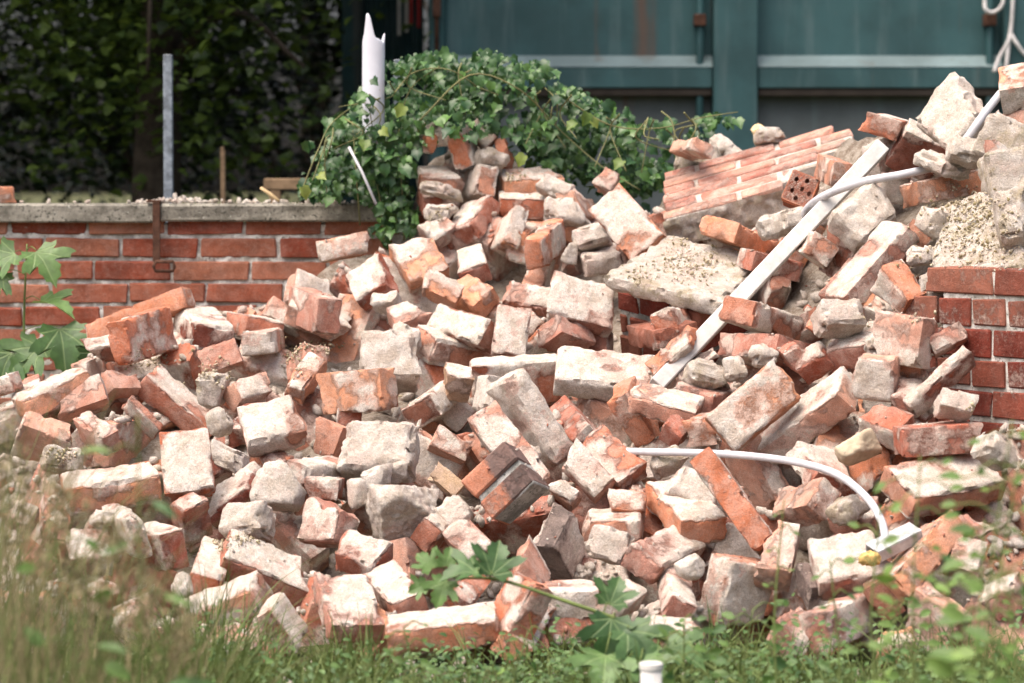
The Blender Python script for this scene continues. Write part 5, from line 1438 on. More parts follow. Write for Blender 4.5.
def px_curve(pts):
    return [P(u, v, d) for u, v, d in pts]


hd = heap_depth
up = px_curve([(808, 222, hd(808, 222) - .04), (806, 211, hd(808, 210) - .12), (824, 196, hd(824, 196) - .21), (862, 182, hd(862, 182) - .20), (900, 175, hd(900, 175) - .16),
               (930, 168, hd(930, 168) - .06), (950, 158, hd(950, 158) - .04), (967, 138, hd(967, 138) - .09), (985, 113, hd(985, 113) - .11), (1001, 93, hd(1001, 93) - .06)])
obj('conduit', mesh_from(*tube_vf(spline(up, 90), .0105, 14), 'conduit', True), CONDUIT, label='upper white plastic conduit crossing over the diagonal bar', cat='pipe', group='white plastic conduits')
lo_ = px_curve([(611, 451, hd(611, 451) - .09), (650, 452, hd(650, 452) - .12), (700, 453, hd(700, 453) - .13), (750, 456, hd(750, 456) - .12), (800, 463, hd(800, 463) - .15), (838, 475, hd(838, 475) - .16),
                (866, 497, hd(866, 497) - .16), (881, 520, hd(881, 520) - .15), (886, 541, hd(886, 541) - .13)])
obj('conduit', mesh_from(*tube_vf(spline(lo_, 90), .0088, 14), 'conduit', True), CONDUIT, label='lower white plastic conduit curving down into the grey metal channel', cat='pipe', group='white plastic conduits')
# metal channel and foam
c0, c1 = P(872, 553, hd(872, 553) - .13), P(916, 531, hd(916, 531) - .10)
root = empty('metal_channel', (c0 + c1) / 2, 'short grey metal channel that the lower conduit runs into', 'channel')
dirv = Vector(c1 - c0)
L = dirv.length
root.rotation_mode = 'QUATERNION'
root.rotation_quaternion = dirv.to_track_quat('X', 'Z') @ Quaternion((1, 0, 0), math.radians(20))
PALE_STEEL = plain('galvanised', (.48, .49, .49), .5, .5, .3, .2, 30, .2)
for nm, lo, hi in (('web', (-L / 2, -.022, .010), (L / 2, .022, .0135)), ('flange', (-L / 2, -.0222, -.016), (L / 2, -.019, .0098)), ('flange', (-L / 2, .019, -.016), (L / 2, .0222, .0098)), ('base_plate', (-L / 2 + .004, -.0188, -.016), (L / 2 - .004, .0188, -.012))):
    obj(nm, mesh_from(*chamfer_box(lo, hi, .0008), nm), PALE_STEEL, root)
me = lump_mesh(.024, .02, .019, 77, 4, 2.2, 7)
o = obj('foam_scrap', me, plain('yellow_foam', (.60, .40, .15), .9, .1, 0, .45, 60, .5), label='crumpled yellow foam scrap beside the metal channel', cat='foam')
o.location = P(868, 558, hd(868, 558) - .16)
me = lump_mesh(.03, .022, .022, 79, 4, 2.4, 7)
o = obj('foam_scrap', me, plain('cream_foam', (.70, .52, .30), .9, .1, 0, .3, 60, .5), label='cream foam scrap standing on the crest behind the fallen slab', cat='foam')
o.location = P(762, 131, 9.45)

# perforated brick
row = [list(P(801, 193, hd(801, 193) + .05)), None, None]
root = empty('perforated_brick', row[0], 'orange brick end with round holes at the fallen slab lower right', 'brick')
root.rotation_euler = (math.radians(-14), math.radians(22), math.radians(-12))
hv, hf = [], []
w_, h_, dp = .036, .040, .1
holes = [(-.020, .020), (.008, .026), (-.019, -.012), (.004, .001), (.026, -.004), (-.002, -.028)]
# front plate with real holes: a fine grid with the cells inside the holes left out
N = 44
gx, gz = np.linspace(-w_, w_, N), np.linspace(-h_, h_, N)
G = np.array([(x, -dp / 2, z) for z in gz for x in gx])
ff = []
for j in range(N - 1):
    for i in range(N - 1):
        cx, cz = (gx[i] + gx[i + 1]) / 2, (gz[j] + gz[j + 1]) / 2
        if all((cx - hx) ** 2 / .0056 ** 2 + (cz - hz) ** 2 / .0068 ** 2 > 1 for hx, hz in holes):
            q = j * N + i
            ff.append((q, q + 1, q + N + 1, q + N))
me = mesh_from(G, ff, 'front_face')
at = me.attributes.new('mortar', 'FLOAT', 'POINT')
at.data.foreach_set('value', (rng.random(len(me.vertices)) * .5).astype(np.float32))
obj('front_face', me, BRICK['r'], root)
bvf = box_vf((-w_, -dp / 2 + .03, -h_), (w_, dp / 2, h_))
obj('back_half', mesh_from(*bvf, 'back_half'), BRICK['d'], root)
for lo, hi in (((-w_, -dp / 2, -h_ - .003), (w_, -dp / 2 + .0298, -h_)), ((-w_, -dp / 2, h_), (w_, -dp / 2 + .0298, h_ + .003)), ((-w_ - .003, -dp / 2, -h_), (-w_, -dp / 2 + .0298, h_)), ((w_, -dp / 2, -h_), (w_ + .003, -dp / 2 + .0298, h_))):
    obj('side', mesh_from(*box_vf(lo, hi), 'side'), BRICK['o'], root)

# brick on the coping
me = brick_mesh((.09, .1, .05), (.3, .2, .1), 555)
auto_smooth(me)
o = obj('loose_brick', me, BRICK['o'], label='orange brick piece lying on top of the wall coping at far left', cat='brick')
o.location = (P(2, 194, WALL_D + .1)[0], WALL_D + .1, COPING_Z + .026)
o.rotation_euler = (0, 0, .5)

# posts and pipes behind the wall
def post(name, u0, u1, vtop, d, mat, label, cat, vbot=None):
    x0, x1 = P(u0, vtop, d)[0], P(u1, vtop, d)[0]
    zt = P((u0 + u1) / 2, vtop, d)[2]
    h = (x1 - x0) / 2
    root = empty(name, ((x0 + x1) / 2, d, 0), label, cat)
    obj('shaft', mesh_from(*chamfer_box((-h, -h, -.05), (h, h, zt), h * .15), 'shaft'), mat, root)
    return root, h, zt


p_, h_, zt_ = post('steel_post', 164.5, 173.5, 55, 10.3, STEEL, 'bare grey steel post standing behind the garden wall', 'post')
obj('cap_opening', mesh_from(*box_vf((-h_ * .75, -h_ * .75, zt_ + .0005), (h_ * .75, h_ * .75, zt_ + .0015)), 'cap_opening'), hole, p_)
p_, h_, zt_ = post('wooden_stake', 221, 225.5, 150, 11.8, WOOD, 'thin brown wooden stake standing right of the steel post', 'stake')
obj('tip', mesh_from(*chamfer_box((-h_ * .9, -h_ * .9, zt_ + .0003), (h_ * .5, h_ * .9, zt_ + .012), .002), 'tip'), WOOD, p_)
p_, h_, zt_ = post('galvanised_post', 394, 400.5, 60, 9.72, STEEL, 'thin galvanised post rising through the ivy', 'post')
obj('cap_opening', mesh_from(*box_vf((-h_ * .75, -h_ * .75, zt_ + .0005), (h_ * .75, h_ * .75, zt_ + .0015)), 'cap_opening'), hole, p_)
# low timber trestle seen beyond the wall
root = empty('timber_trestle', (P(290, 190, 11.2)[0], 11.2, 0), 'low brown timber frame beyond the wall beside the ivy', 'timber')
obj('beam', mesh_from(*chamfer_box((-.09, -.02, P(290, 184, 11.2)[2] - .02), (.13, .02, P(290, 184, 11.2)[2] + .02), .004), 'beam'), WOOD, root)
for x in (-.05, .10):
    obj('leg', mesh_from(*chamfer_box((x - .02, -.018, -.05), (x + .02, .018, P(290, 184, 11.2)[2] - .0205), .004), 'leg'), WOOD, root)

# torn plastic pipe
d = 9.42
cx = P(374, 100, d)[0]
rad = 11.2 * d / F
seg, ring = 48, 26
zb = P(374, 150, d)[2]
outline = [(0, 36), (25, 34), (55, 44), (80, 40), (105, 38), (130, 18), (142, 14), (152, 15), (165, 34), (200, 46), (260, 40), (310, 48), (360, 36)]
ang = np.linspace(0, 360, seg, endpoint=False)
topv = np.interp((ang + 25) % 360, [q[0] for q in outline], [q[1] for q in outline])
v, f = [], []
for j in range(ring):
    for s in range(seg):
        a_ = math.radians(ang[s])
        zt = P(374, topv[s], d)[2]
        z = zb + (zt - zb) * (j / (ring - 1)) ** .6
        rr = rad * (1 + .03 * math.sin(3 * a_ + z * 9))
        v.append((rr * math.cos(a_), -rr * math.sin(a_), z))
for j in range(ring - 1):
    for s in range(seg):
        q, w_ = j * seg + s, j * seg + (s + 1) % seg
        f.append((q, q + seg, w_ + seg, w_))
o = obj('torn_pipe', mesh_from(v, f, 'torn_pipe', True), plain('white_plastic', (.62, .64, .70), .5, .4, 0, .06, 8), label='torn white plastic pipe standing up out of the ivy', cat='pipe')
o.location = (cx, d, 0)
md = o.modifiers.new('wall', 'SOLIDIFY')
md.thickness = .003

obj('thin_rod', mesh_from(*tube_vf([P(349, 147, 9.3), P(362, 172, 9.28), P(376, 204, 9.26)], .0042, 8), 'thin_rod', True), CONDUIT, label='thin pale rod slanting down through the ivy', cat='rod')
obj('stick', mesh_from(*tube_vf([P(261, 188, 9.68), P(270, 194, 9.66), P(279, 201, 9.64)], [.005, .006, .005], 8), 'stick', True), plain('pale_wood', (.45, .33, .18), .8), label='short pale stick lying on the wall coping', cat='stick')

# rusty strap over the wall
root = empty('wall_strap', (P(158, 230, WALL_D)[0], WALL_D - .034, 0), 'rusty iron strap with an eye hooked over the wall coping', 'strap')
zt, zm = COPING_Z + .004, P(158, 262, WALL_D)[2]
obj('hook_top', mesh_from(*chamfer_box((-.03, -.006, zt), (.012, .30, zt + .006), .001), 'hook_top'), RUST, root)
obj('strap', mesh_from(*chamfer_box((-.011, -.0065, zm), (.011, -.0005, zt - .0005), .001), 'strap'), RUST, root)
ez = P(165, 266, WALL_D)[2]
eye = [(0, 0, .014), (.052, 0, .014), (.056, 0, .0), (.052, 0, -.014), (0, 0, -.014), (-.006, 0, 0), (0, 0, .014)]
obj('eye', mesh_from(*tube_vf([(x - .002, -.012, ez + z) for x, y, z in eye], .0052, 8), 'eye', True), RUST, root)

# white pipe end in the front grass
root = empty('pipe_stub', (P(652, 672, 5.55)[0], 5.55, 0), 'white plastic pipe end sticking up from the front grass', 'pipe')
zt = P(652, 665, 5.55)[2]
obj('tube', mesh_from(*tube_vf([(0, 0, -.05), (0, 0, zt - .012)], .0185, 20), 'tube', True), WHITE, root)
obj('cap', mesh_from(*tube_vf([(0, 0, zt - .0118), (0, 0, zt - .002), (0, 0, zt)], [.0205, .0205, .017], 20), 'cap', False), WHITE, root)


# ------------------------------------------------------------------ containers
def teal_material(name, base, rust, seed):
    k = NT(name, .55, .35)
    vec = k.coord('Object')
    sv = k.coord('Object', scale=(1, 1, .10))
    c = k.mix(k.step(k.noise(vec, 3, 5, .6), .35, .65), tuple(q * .8 for q in base), tuple(q * 1.2 for q in base))
    c = k.mix(k.step(k.noise(sv, 16, 4, .6), .5, .75, 0, .35), c, (.14, .20, .20))
    c = k.mix(k.step(k.noise(sv, 5 + seed, 4, .6), .60, .72, 0, rust), c, (.11, .07, .05))
    c = k.mix(k.step(k.noise(vec, 45, 4, .7), .68, .75, 0, rust * .8), c, (.16, .09, .06))
    k.color(c)
    k.rough(k.step(k.noise(vec, 8, 4, .6), .3, .7, .45, .75))
    return k.m


TEAL = teal_material('teal_paint', (.034, .088, .092), .9, 1)
TEAL_DARK = teal_material('dark_teal_paint', (.018, .062, .066), .4, 3)
TEAL_DUSTY = teal_material('dusty_teal_paint', (.10, .118, .118), .6, 2)
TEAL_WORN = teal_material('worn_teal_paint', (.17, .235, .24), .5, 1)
CD = 13.4


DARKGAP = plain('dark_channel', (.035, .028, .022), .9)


def build_container():
    zz = lambda v: P(512, v, CD)[2]
    xx = lambda u: P(u, 100, CD)[0]
    root = empty('skip_container', (0, CD, 0), 'large teal steel waste container with rusty ribs behind the heap', 'container')
    x0, x1, ztop = xx(428), xx(428) + 6.2, 2.65
    def part(nm, lo, hi, mat=TEAL, c=.004):
        return obj(nm, mesh_from(*chamfer_box(lo, hi, c), nm), mat, root)
    posts = [xx(428) + .01, xx(713), xx(1003), xx(1003) + 1.2, xx(1003) + 2.4]
    pw = xx(757) - xx(713)
    # panels between posts
    for i in range(len(posts) - 1):
        a, b = posts[i] + (.06 if i == 0 else pw), posts[i + 1]
        part('upper_panel', (a + .002, .10, zz(60)), (b - .002, .12, ztop))
        part('lower_panel', (a + .002, .105, .25), (b - .002, .125, zz(60) - .003), TEAL_DUSTY)
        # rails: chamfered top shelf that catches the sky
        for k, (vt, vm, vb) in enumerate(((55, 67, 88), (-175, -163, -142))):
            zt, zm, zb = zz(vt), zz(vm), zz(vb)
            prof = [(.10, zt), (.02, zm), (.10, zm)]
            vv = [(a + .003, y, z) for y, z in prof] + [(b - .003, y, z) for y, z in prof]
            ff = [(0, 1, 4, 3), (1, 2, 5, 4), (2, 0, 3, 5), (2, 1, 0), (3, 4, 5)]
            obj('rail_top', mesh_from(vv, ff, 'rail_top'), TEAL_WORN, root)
            part('rail', (a + .003, .022, zb), (b - .003, .0995, zm - .0005), TEAL)
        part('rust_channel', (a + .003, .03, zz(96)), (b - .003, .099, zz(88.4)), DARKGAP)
        part('bottom_rail', (a + .003, .04, .15), (b - .003, .13, .2495))
    for i, px in enumerate(posts):
        part('post', (px, -.0 if i else .01, .12), (px + (pw if i else .06), .14, ztop), TEAL if i else TEAL_DARK)
    for i in (1, 2):
        x = posts[i]
        obj('lock_rod', mesh_from(*tube_vf([(x - .055, .05, .25), (x - .055, .05, ztop - .1)], .016, 10), 'lock_rod', True), TEAL_DARK, root)
        for z in (.5, zz(20), 2.3):
            part('rod_bracket', (x - .08, .02, z - .025), (x - .03, .098, z + .025), RUST)
    part('hinge', (xx(433), -.04, zz(18)), (xx(441), .0095, zz(-4)), RUST)
    obj('hinge_pin', mesh_from(*tube_vf([(xx(437), -.012, zz(55)), (xx(437), -.012, zz(-40))], .009, 8), 'hinge_pin', True), RUST, root)
    part('top_rail', (x0, -.02, ztop + .0005), (x1 - 1.0, .16, ztop + .10))
    part('end_wall', (x0, .1405, .15), (x0 + .05, 2.4, ztop), TEAL_DARK)
    part('back_wall', (x0 + .052, 2.35, .15), (x1 - 1.0, 2.4, ztop), TEAL_DARK)
    part('floor_plate', (x0 + .052, .15, .12), (x1 - 1.0, 2.345, .149), TEAL_DARK)
    for x in (x0 + .6, x0 + 4.2):
        part('skid', (x, .2, -.05), (x + .15, 2.3, .1195), RUST)


build_container()


def build_second_container():
    d = 14.6
    xx = lambda u: P(u, 100, d)[0]
    zz = lambda v: P(512, v, d)[2]
    root = empty('corrugated_container', (0, d, 0), 'dark teal corrugated container with white and red stripes, partly hidden by the torn pipe', 'container')
    x0, x1 = xx(362), xx(423)
    n = 12
    pts = []
    for k in range(n * 4 + 1):
        x = x0 + (x1 - x0) * k / (n * 4)
        pts.append((x, [0, 0, .03, .03][k % 4]))
    v = [(x, y, .1) for x, y in pts] + [(x, y, 2.75) for x, y in pts]
    m = len(pts)
    f = [(k, k + 1, m + k + 1, m + k) for k in range(m - 1)]
    o = obj('corrugated_sheet', mesh_from(v, f, 'corrugated_sheet'), TEAL_DARK, root)
    md = o.modifiers.new('gauge', 'SOLIDIFY')
    md.thickness = .004
    obj('corner_post', mesh_from(*chamfer_box((x0 - .09, -.03, .0), (x0 - .003, .10, 2.8), .006), 'corner_post'), TEAL_DARK, root)
    obj('side_wall', mesh_from(*chamfer_box((x0 - .08, .101, .05), (x0 - .04, 2.4, 2.75), .006), 'side_wall'), TEAL_DARK, root)
    obj('top_rail', mesh_from(*chamfer_box((x0 - .002, -.02, 2.755), (x1, .09, 2.86), .006), 'top_rail'), TEAL_DARK, root)
    red = plain('red_paint', (.42, .03, .03), .6)
    for u, vb, mat in ((399.5, 36, WHITE), (407, 33, WHITE), (411.5, 25, red), (419, 28, red)):
        x = xx(u)
        obj('stripe', mesh_from(*box_vf((x - .008, -.005, zz(vb)), (x + .008, -.002, 2.3)), 'stripe'), mat, root)


build_second_container()
# rope
ROPE = plain('white_rope', (.62, .60, .58), .9, .1, 0, .2, 120, .4)
rp = lambda pts: spline([P(u, v, CD - .06 - .01 * (k % 2)) for k, (u, v) in enumerate(pts)], 40)
parts = [tube_vf(rp(q), .0085, 8) for q in ([(1003, -30), (1003, 2), (994, 12), (986, 10), (985, 0), (990, -12)], [(1013, -40), (1013, 0), (1011, 28), (1008, 42), (1000, 56), (994, 72)],
                                             [(1011, 34), (1017, 44), (1026, 55), (1040, 60)], [(1009, 40), (1007, 60), (1005, 78), (1003, 90)])]
root = empty('rope', P(1010, 30, CD - .06), 'white rope tied in loops hanging on the container at upper right', 'rope')
for q in parts:
    vv = [np.array(x) - np.array(root.location) for x in q[0]]
    obj('strand', mesh_from(vv, q[1], 'strand', True), ROPE, root)


# ------------------------------------------------------------------ leaves
def leaf_fan(outline, fold=.25, curl=.2):
    """outline: points (x across, y along) from the stalk round the tip and back; star-shaped about (0, .35)."""
    o = np.array(outline, float)
    c = np.array([[0, .35]])
    p = np.vstack([c, o])
    z = -fold * np.abs(p[:, 0]) * -1 - curl * (p[:, 1] - .4) ** 2
    v = np.column_stack([p, z])
    n = len(o)
    f = np.array([(0, 1 + k, 1 + (k + 1) % n) for k in range(n)])
    return v, f


def sym(half):
    return [(x, y) for x, y in half] + [(-x, y) for x, y in half[::-1] if abs(x) > 1e-6]


IVY = leaf_fan(sym([(0, 0), (.20, -.10), (.42, .02), (.40, .24), (.50, .46), (.30, .62), (.12, .84), (0, 1.0)]), .35, .45)
OVAL = leaf_fan(sym([(0, 0), (.2, .12), (.3, .4), (.2, .75), (0, 1.0)]), .3, .3)
PALM = leaf_fan(sym([(0, 0), (.18, -.06), (.34, -.14), (.42, .0), (.56, .02), (.48, .14), (.36, .20), (.56, .30), (.70, .44), (.78, .60), (.64, .58), (.58, .66), (.44, .54), (.24, .48), (.32, .68), (.24, .76), (.22, .9), (.10, .92), (0, 1.08)]), .38, .55)
TREELEAF = leaf_fan(sym([(0, 0), (.28, .1), (.42, .35), (.3, .5), (.2, .8), (0, 1.0)]), .2, .3)


def rot_from(nrm, up, r):
    """3x3 whose columns are leaf x, leaf y (along), leaf normal."""
    n = nrm / np.linalg.norm(nrm)
    y = up - n * (up @ n)
    y /= np.linalg.norm(y) + 1e-9
    x = np.cross(y, n)
    return np.stack([x, y, n], 1)


def rots_from(n, up):
    n = n / np.linalg.norm(n, axis=1)[:, None]
    y = up - n * (up * n).sum(1)[:, None]
    y /= np.linalg.norm(y, axis=1)[:, None] + 1e-9
    return np.stack([np.cross(y, n), y, n], 2)


def leaves_mesh(base, frames, pos, scale, tint, name='leaves'):
    v, f = base
    frames, pos, scale = np.array(frames), np.array(pos), np.array(scale)
    allv = np.einsum('nij,kj->nki', frames, v) * scale[:, None, None] + pos[:, None, :]
    n, k = len(pos), len(v)
    allf = (f[None] + (np.arange(n) * k)[:, None, None]).reshape(-1, 3)
    me = mesh_np(allv.reshape(-1, 3), allf, name)
    at = me.attributes.new('tint', 'FLOAT', 'POINT')
    at.data.foreach_set('value', np.repeat(np.array(tint, np.float32), k))
    if n < 4:
        lc = me.attributes.new('leafco', 'FLOAT_VECTOR', 'POINT')
        lc.data.foreach_set('vector', np.tile(v, (n, 1)).astype(np.float32).ravel())
    return me


def in_poly(u, v, poly):
    inside = False
    j = len(poly) - 1
    for i in range(len(poly)):
        xi, yi = poly[i]
        xj, yj = poly[j]
        if (yi > v) != (yj > v) and u < (xj - xi) * (v - yi) / (yj - yi) + xi:
            inside = not inside
        j = i
    return inside


IVY_MAT = leaf_material('ivy_leaf', (.020, .062, .022), (.110, .215, .055), trans=.2, rough=.35)


def build_ivy():
    r = np.random.default_rng(41)
    poly = [(312, 172), (322, 130), (340, 108), (372, 92), (395, 68), (420, 56), (450, 60), (480, 54), (515, 60), (545, 74), (575, 96), (605, 112), (650, 122), (690, 120), (730, 112), (738, 124), (705, 140), (690, 168), (655, 205),
            (620, 196), (590, 182), (560, 176), (535, 158), (510, 140), (470, 132), (440, 126), (420, 140), (414, 180), (410, 225), (392, 240), (372, 232), (376, 205), (345, 200), (318, 200), (300, 196)]
    frames, pos, sc, ti = [], [], [], []
    n = 0
    while n < 4600:
        u, v = r.uniform(295, 742), r.uniform(50, 245)
        jit = r.normal(size=2) * 4 + 16 * (fbm(np.array([[u / 18, v / 18, 0], [u / 18, v / 18, 9]]), 46, 2) - .5) * 2
        if not in_poly(u + jit[0], v + jit[1], poly):
            continue
        dens = fbm(np.array([[u / 26, v / 22, 0]]), 44, 2)[0]
        if dens < .44 and r.random() < .85:
            continue
        lay = r.random() ** .8
        bulge = .16 * math.sin(u * .031) * math.cos(v * .04) + .10 * (dens - .5) * 4
        d = 9.32 + lay * .42 - bulge * .5 + (.12 if u > 560 else 0)
        p = P(u, v, d)
        nrm = np.array([r.normal() * .55, -1.0 + r.normal() * .4, .55 + r.normal() * .5])
        up = np.array([r.normal() * .7, r.normal() * .3, -1.0])
        frames.append(rot_from(nrm, up, r))
        pos.append(p)
        sc.append(.010 + .034 * r.random() ** 1.7)
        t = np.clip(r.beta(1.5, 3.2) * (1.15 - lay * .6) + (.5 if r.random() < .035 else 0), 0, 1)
        ti.append(t)
        n += 1
    for k in range(150):
        u, v = r.normal(374, 13), r.normal(146, 13)
        frames.append(rot_from(np.array([r.normal() * .55, -1.0, .5 + r.normal() * .5]), np.array([r.normal() * .7, r.normal() * .3, -1.0]), r))
        pos.append(P(u, v, 9.34 + r.uniform(-.06, .05)))
        sc.append(.012 + .034 * r.random() ** 1.5)
        ti.append(r.beta(1.5, 2.8))
    root = empty('ivy', P(480, 200, 9.5), 'bushy green ivy growing over the back of the heap', 'plant')
    o = obj('foliage', leaves_mesh(IVY, frames, np.array(pos) - np.array(root.location), sc, ti), IVY_MAT, root, kind='stuff')
    # yellow leaves
    fr, po, s2, t2 = [], [], [], []
    for (u, v) in ((575, 122), (592, 120), (588, 113), (404, 106), (318, 175), (365, 140), (524, 155), (381, 129), (303, 187), (622, 160)):
        fr.append(rot_from(np.array([r.normal() * .4, -1, .5 + r.normal() * .3]), np.array([r.normal(), 0, -1.0]), r))
        po.append(P(u, v, 9.18))
        s2.append(r.uniform(.028, .045))
        t2.append(r.random())
    obj('yellowing_leaves', leaves_mesh(IVY, fr, np.array(po) - np.array(root.location), s2, t2), leaf_material('yellow_leaf', (.09, .16, .03), (.22, .27, .06), trans=.3), root, kind='stuff')
    STEM = plain('ivy_stem', (.16, .16, .07), .8)
    runs = [[(404, 240), (402, 190), (398, 140), (410, 90), (440, 66)], [(420, 120), (470, 75), (520, 90), (560, 130), (600, 165), (640, 190)], [(300, 196), (318, 150), (335, 120), (380, 90)], [(360, 225), (356, 170), (352, 120)],
            [(560, 95), (610, 125), (660, 128), (700, 118), (738, 112)], [(395, 92), (415, 72), (450, 70), (485, 92)], [(690, 140), (696, 128), (692, 118)], [(384, 240), (380, 200), (372, 160), (365, 120)]]
    for k in range(26):
        u, v = r.uniform(320, 720), 0
        v = np.interp(u, [320, 345, 420, 500, 600, 720], [150, 105, 62, 60, 112, 118]) + r.uniform(-4, 14)
        runs.append([(u, v), (u + r.normal() * 10, v + r.uniform(8, 20)), (u + r.normal() * 22, v + r.uniform(20, 60))])
    for q in runs:
        pts = spline([P(u, v, 9.36 + .06 * math.sin(u)) for u, v in q], 26) - np.array(root.location)
        obj('stem', mesh_from(*tube_vf(pts, np.linspace(.0026, .0014, len(pts)), 6), 'stem', True), STEM, root)


build_ivy()

def veined_leaf_material(name, lo, hi):
    m = leaf_material(name, lo, hi, trans=.25, rough=.45)
    k = NT.__new__(NT)
    k.m, k.t, k.b = m, m.node_tree, m.node_tree.nodes['Principled BSDF']
    src = k.b.inputs['Base Color'].links[0].from_socket
    at = k.n('ShaderNodeAttribute', attribute_name='leafco').outputs['Vector']
    sx = k.n('ShaderNodeSeparateXYZ')
    k.put(sx.inputs[0], at)
    ax, y = k.math('ABSOLUTE', sx.outputs[0]), sx.outputs[1]
    tot = None
    for a in (0, 38, 72):
        c, s_ = math.cos(math.radians(a)), math.sin(math.radians(a))
        off = k.math('ABSOLUTE', k.math('SUBTRACT', k.math('MULTIPLY', ax, c), k.math('MULTIPLY', y, s_)))
        q = k.step(off, .008, .028, 1, 0)
        tot = q if tot is None else k.math('MAXIMUM', tot, q)
    c2 = k.mix(k.math('MULTIPLY', tot, .55), src, (.26, .36, .15))
    c2 = k.mix(k.step(k.noise(at, 3.2, 5, .7), .66, .72, 0, .7), c2, (.16, .12, .04))
    k.put(k.b.inputs['Base Color'], c2)
    k.bump(k.math('MULTIPLY', tot, -.6), .5, .004)
    return m


PALM_MAT = veined_leaf_material('sycamore_leaf', (.036, .088, .030), (.13, .225, .065))
GREEN_STEM = plain('green_stem', (.13, .17, .05), .7)


def plant_with_leaves(name, label, cat, base, stem, leaves, leaf_base, mat, stem_r=.004, stem_mat=None):
    """A small plant: stem, and every large leaf a part of its own on a stalk of its own. leaves: (point, size, facing, up, tint)"""
    root = empty(name, base, label, cat)
    b = np.array(base)
    st = spline(stem, 30) - b
    obj('stem', mesh_from(*tube_vf(st, np.linspace(stem_r, stem_r * .5, len(st)), 8), 'stem', True), stem_mat or GREEN_STEM, root)
    r = np.random.default_rng(len(leaves) + 5)
    for (p, s, nrm, up, t) in leaves:
        p = np.array(p) - b
        Rm = rot_from(np.array(nrm, float), np.array(up, float), r)
        me = leaves_mesh(leaf_base, [Rm], [p], [s], [t], 'leaf')
        lf = obj('leaf', me, mat, root)
        k = np.argmin(np.linalg.norm(st - p, axis=1))
        me2 = mesh_from(*tube_vf(spline([st[k], (st[k] + p) / 2 + [0, 0, .01], p], 8), .0014, 6), 'stalk', True)
        obj('stalk', me2, stem_mat or GREEN_STEM, lf)
    return root


d = 9.15
plant_with_leaves('sycamore_seedling', 'young sycamore plant with large lobed leaves in front of the garden wall', 'plant', P(28, 415, d), [P(28, 415, d), P(24, 330, d + .03), P(27, 244, d + .05)],
                  [(P(36, 250, d), 0.115, (.3, -1, .7), (.5, -.1, -1), .75), (P(14, 252, d), 0.107, (-.3, -1, .6), (-1, -.2, -.5), .55), (P(40, 300, d - .02), 0.107, (.2, -.3, 1), (1, -.3, -.1), .9),
                   (P(60, 327, d - .05), 0.135, (.25, -1, .45), (.15, -.2, -1), .35), (P(40, 345, d - .02), 0.123, (-.25, -1, .55), (-.8, -.2, -1), .45), (P(10, 352, d), 0.115, (-.2, -1, .3), (-.3, 0, -1), .3),
                   (P(70, 352, d + .02), 0.107, (.3, -1, .2), (.8, 0, -.7), .25), (P(2, 272, d), 0.090, (-.2, -1, .3), (-.4, 0, -1), .5)], PALM, PALM_MAT, .005)
d = 6.15
plant_with_leaves('trailing_branch', 'leafy sycamore branch reaching across the front of the heap', 'plant', P(760, 700, d), [P(760, 700, d), P(690, 655, d), P(640, 628, d), P(565, 601, d), P(500, 580, d + .02), P(455, 578, d + .03)],
                  [(P(492, 574, d), 0.074, (.2, -1, .5), (.3, -.2, 1), .25), (P(478, 570, d - .02), 0.074, (-.1, -.5, 1), (-1, -.2, .2), .35), (P(447, 580, d), 0.056, (-.2, -1, .4), (-.4, -.1, -1), .95), (P(432, 568, d), 0.044, (0, -1, .6), (-.6, 0, .8), .9), (P(446, 566, d), 0.041, (.2, -1, .4), (.3, 0, 1), .95), (P(425, 585, d), 0.037, (-.3, -1, .4), (-1, 0, -.3), .9),
                   (P(610, 604, d), 0.063, (.1, -1, .5), (.35, 0, 1), .3), (P(612, 618, d - .03), 0.089, (.15, -1, .25), (-.2, 0, -1), .15), (P(628, 628, d - .04), 0.089, (.2, -1, .7), (.5, -.1, -1), .30), (P(606, 652, d - .06), 0.096, (0, -.8, 1), (-.1, -.5, -1), .7), (P(668, 645, d - .02), 0.081, (.2, -.7, 1), (.9, -.3, -.4), .5), (P(640, 662, d - .08), 0.074, (0, -.8, 1), (.6, -.5, -.7), .6)],
                  PALM, PALM_MAT, .0055)


# ------------------------------------------------------------------ grass and weeds
def blades(name, roots, heights, lean, width, mat, tint, seed, segs=5, curve=.5):
    r = np.random.default_rng(seed)
    n = len(roots)
    roots, heights = np.array(roots), np.array(heights)
    az = r.uniform(0, 2 * math.pi, n)
    ln = np.abs(r.normal(size=n)) * lean + .05
    t = np.linspace(0, 1, segs)
    fx = np.cos(az)[:, None] * (ln[:, None] * (t + curve * t ** 2.5)) * heights[:, None]
    fy = np.sin(az)[:, None] * (ln[:, None] * (t + curve * t ** 2.5)) * heights[:, None]
    fz = heights[:, None] * (t - .25 * ln[:, None] * t ** 3)
    cen = np.stack([fx, fy, fz], -1) + roots[:, None]
    wv = r.normal(size=(n, 1, 3)) * np.array([1, .4, 0])
    wv /= np.linalg.norm(wv, axis=2, keepdims=True) + 1e-9
    w = (np.array(width)[:, None] if not np.isscalar(width) else np.full((n, 1), width)) * (1 - .85 * t[None] ** 1.5) / 2
    a, b = cen - wv * w[..., None], cen + wv * w[..., None]
    v = np.stack([a, b], 2).reshape(-1, 3)
    base = (np.arange(n) * segs * 2)[:, None]
    k = np.arange(segs - 1)[None] * 2
    q = (base + k).ravel()
    f = np.stack([q, q + 1, q + 3, q + 2], 1)
    me = mesh_np(v, f, name)
    at = me.attributes.new('tint', 'FLOAT', 'POINT')
    at.data.foreach_set('value', np.repeat(np.array(tint, np.float32), segs * 2))
    return me


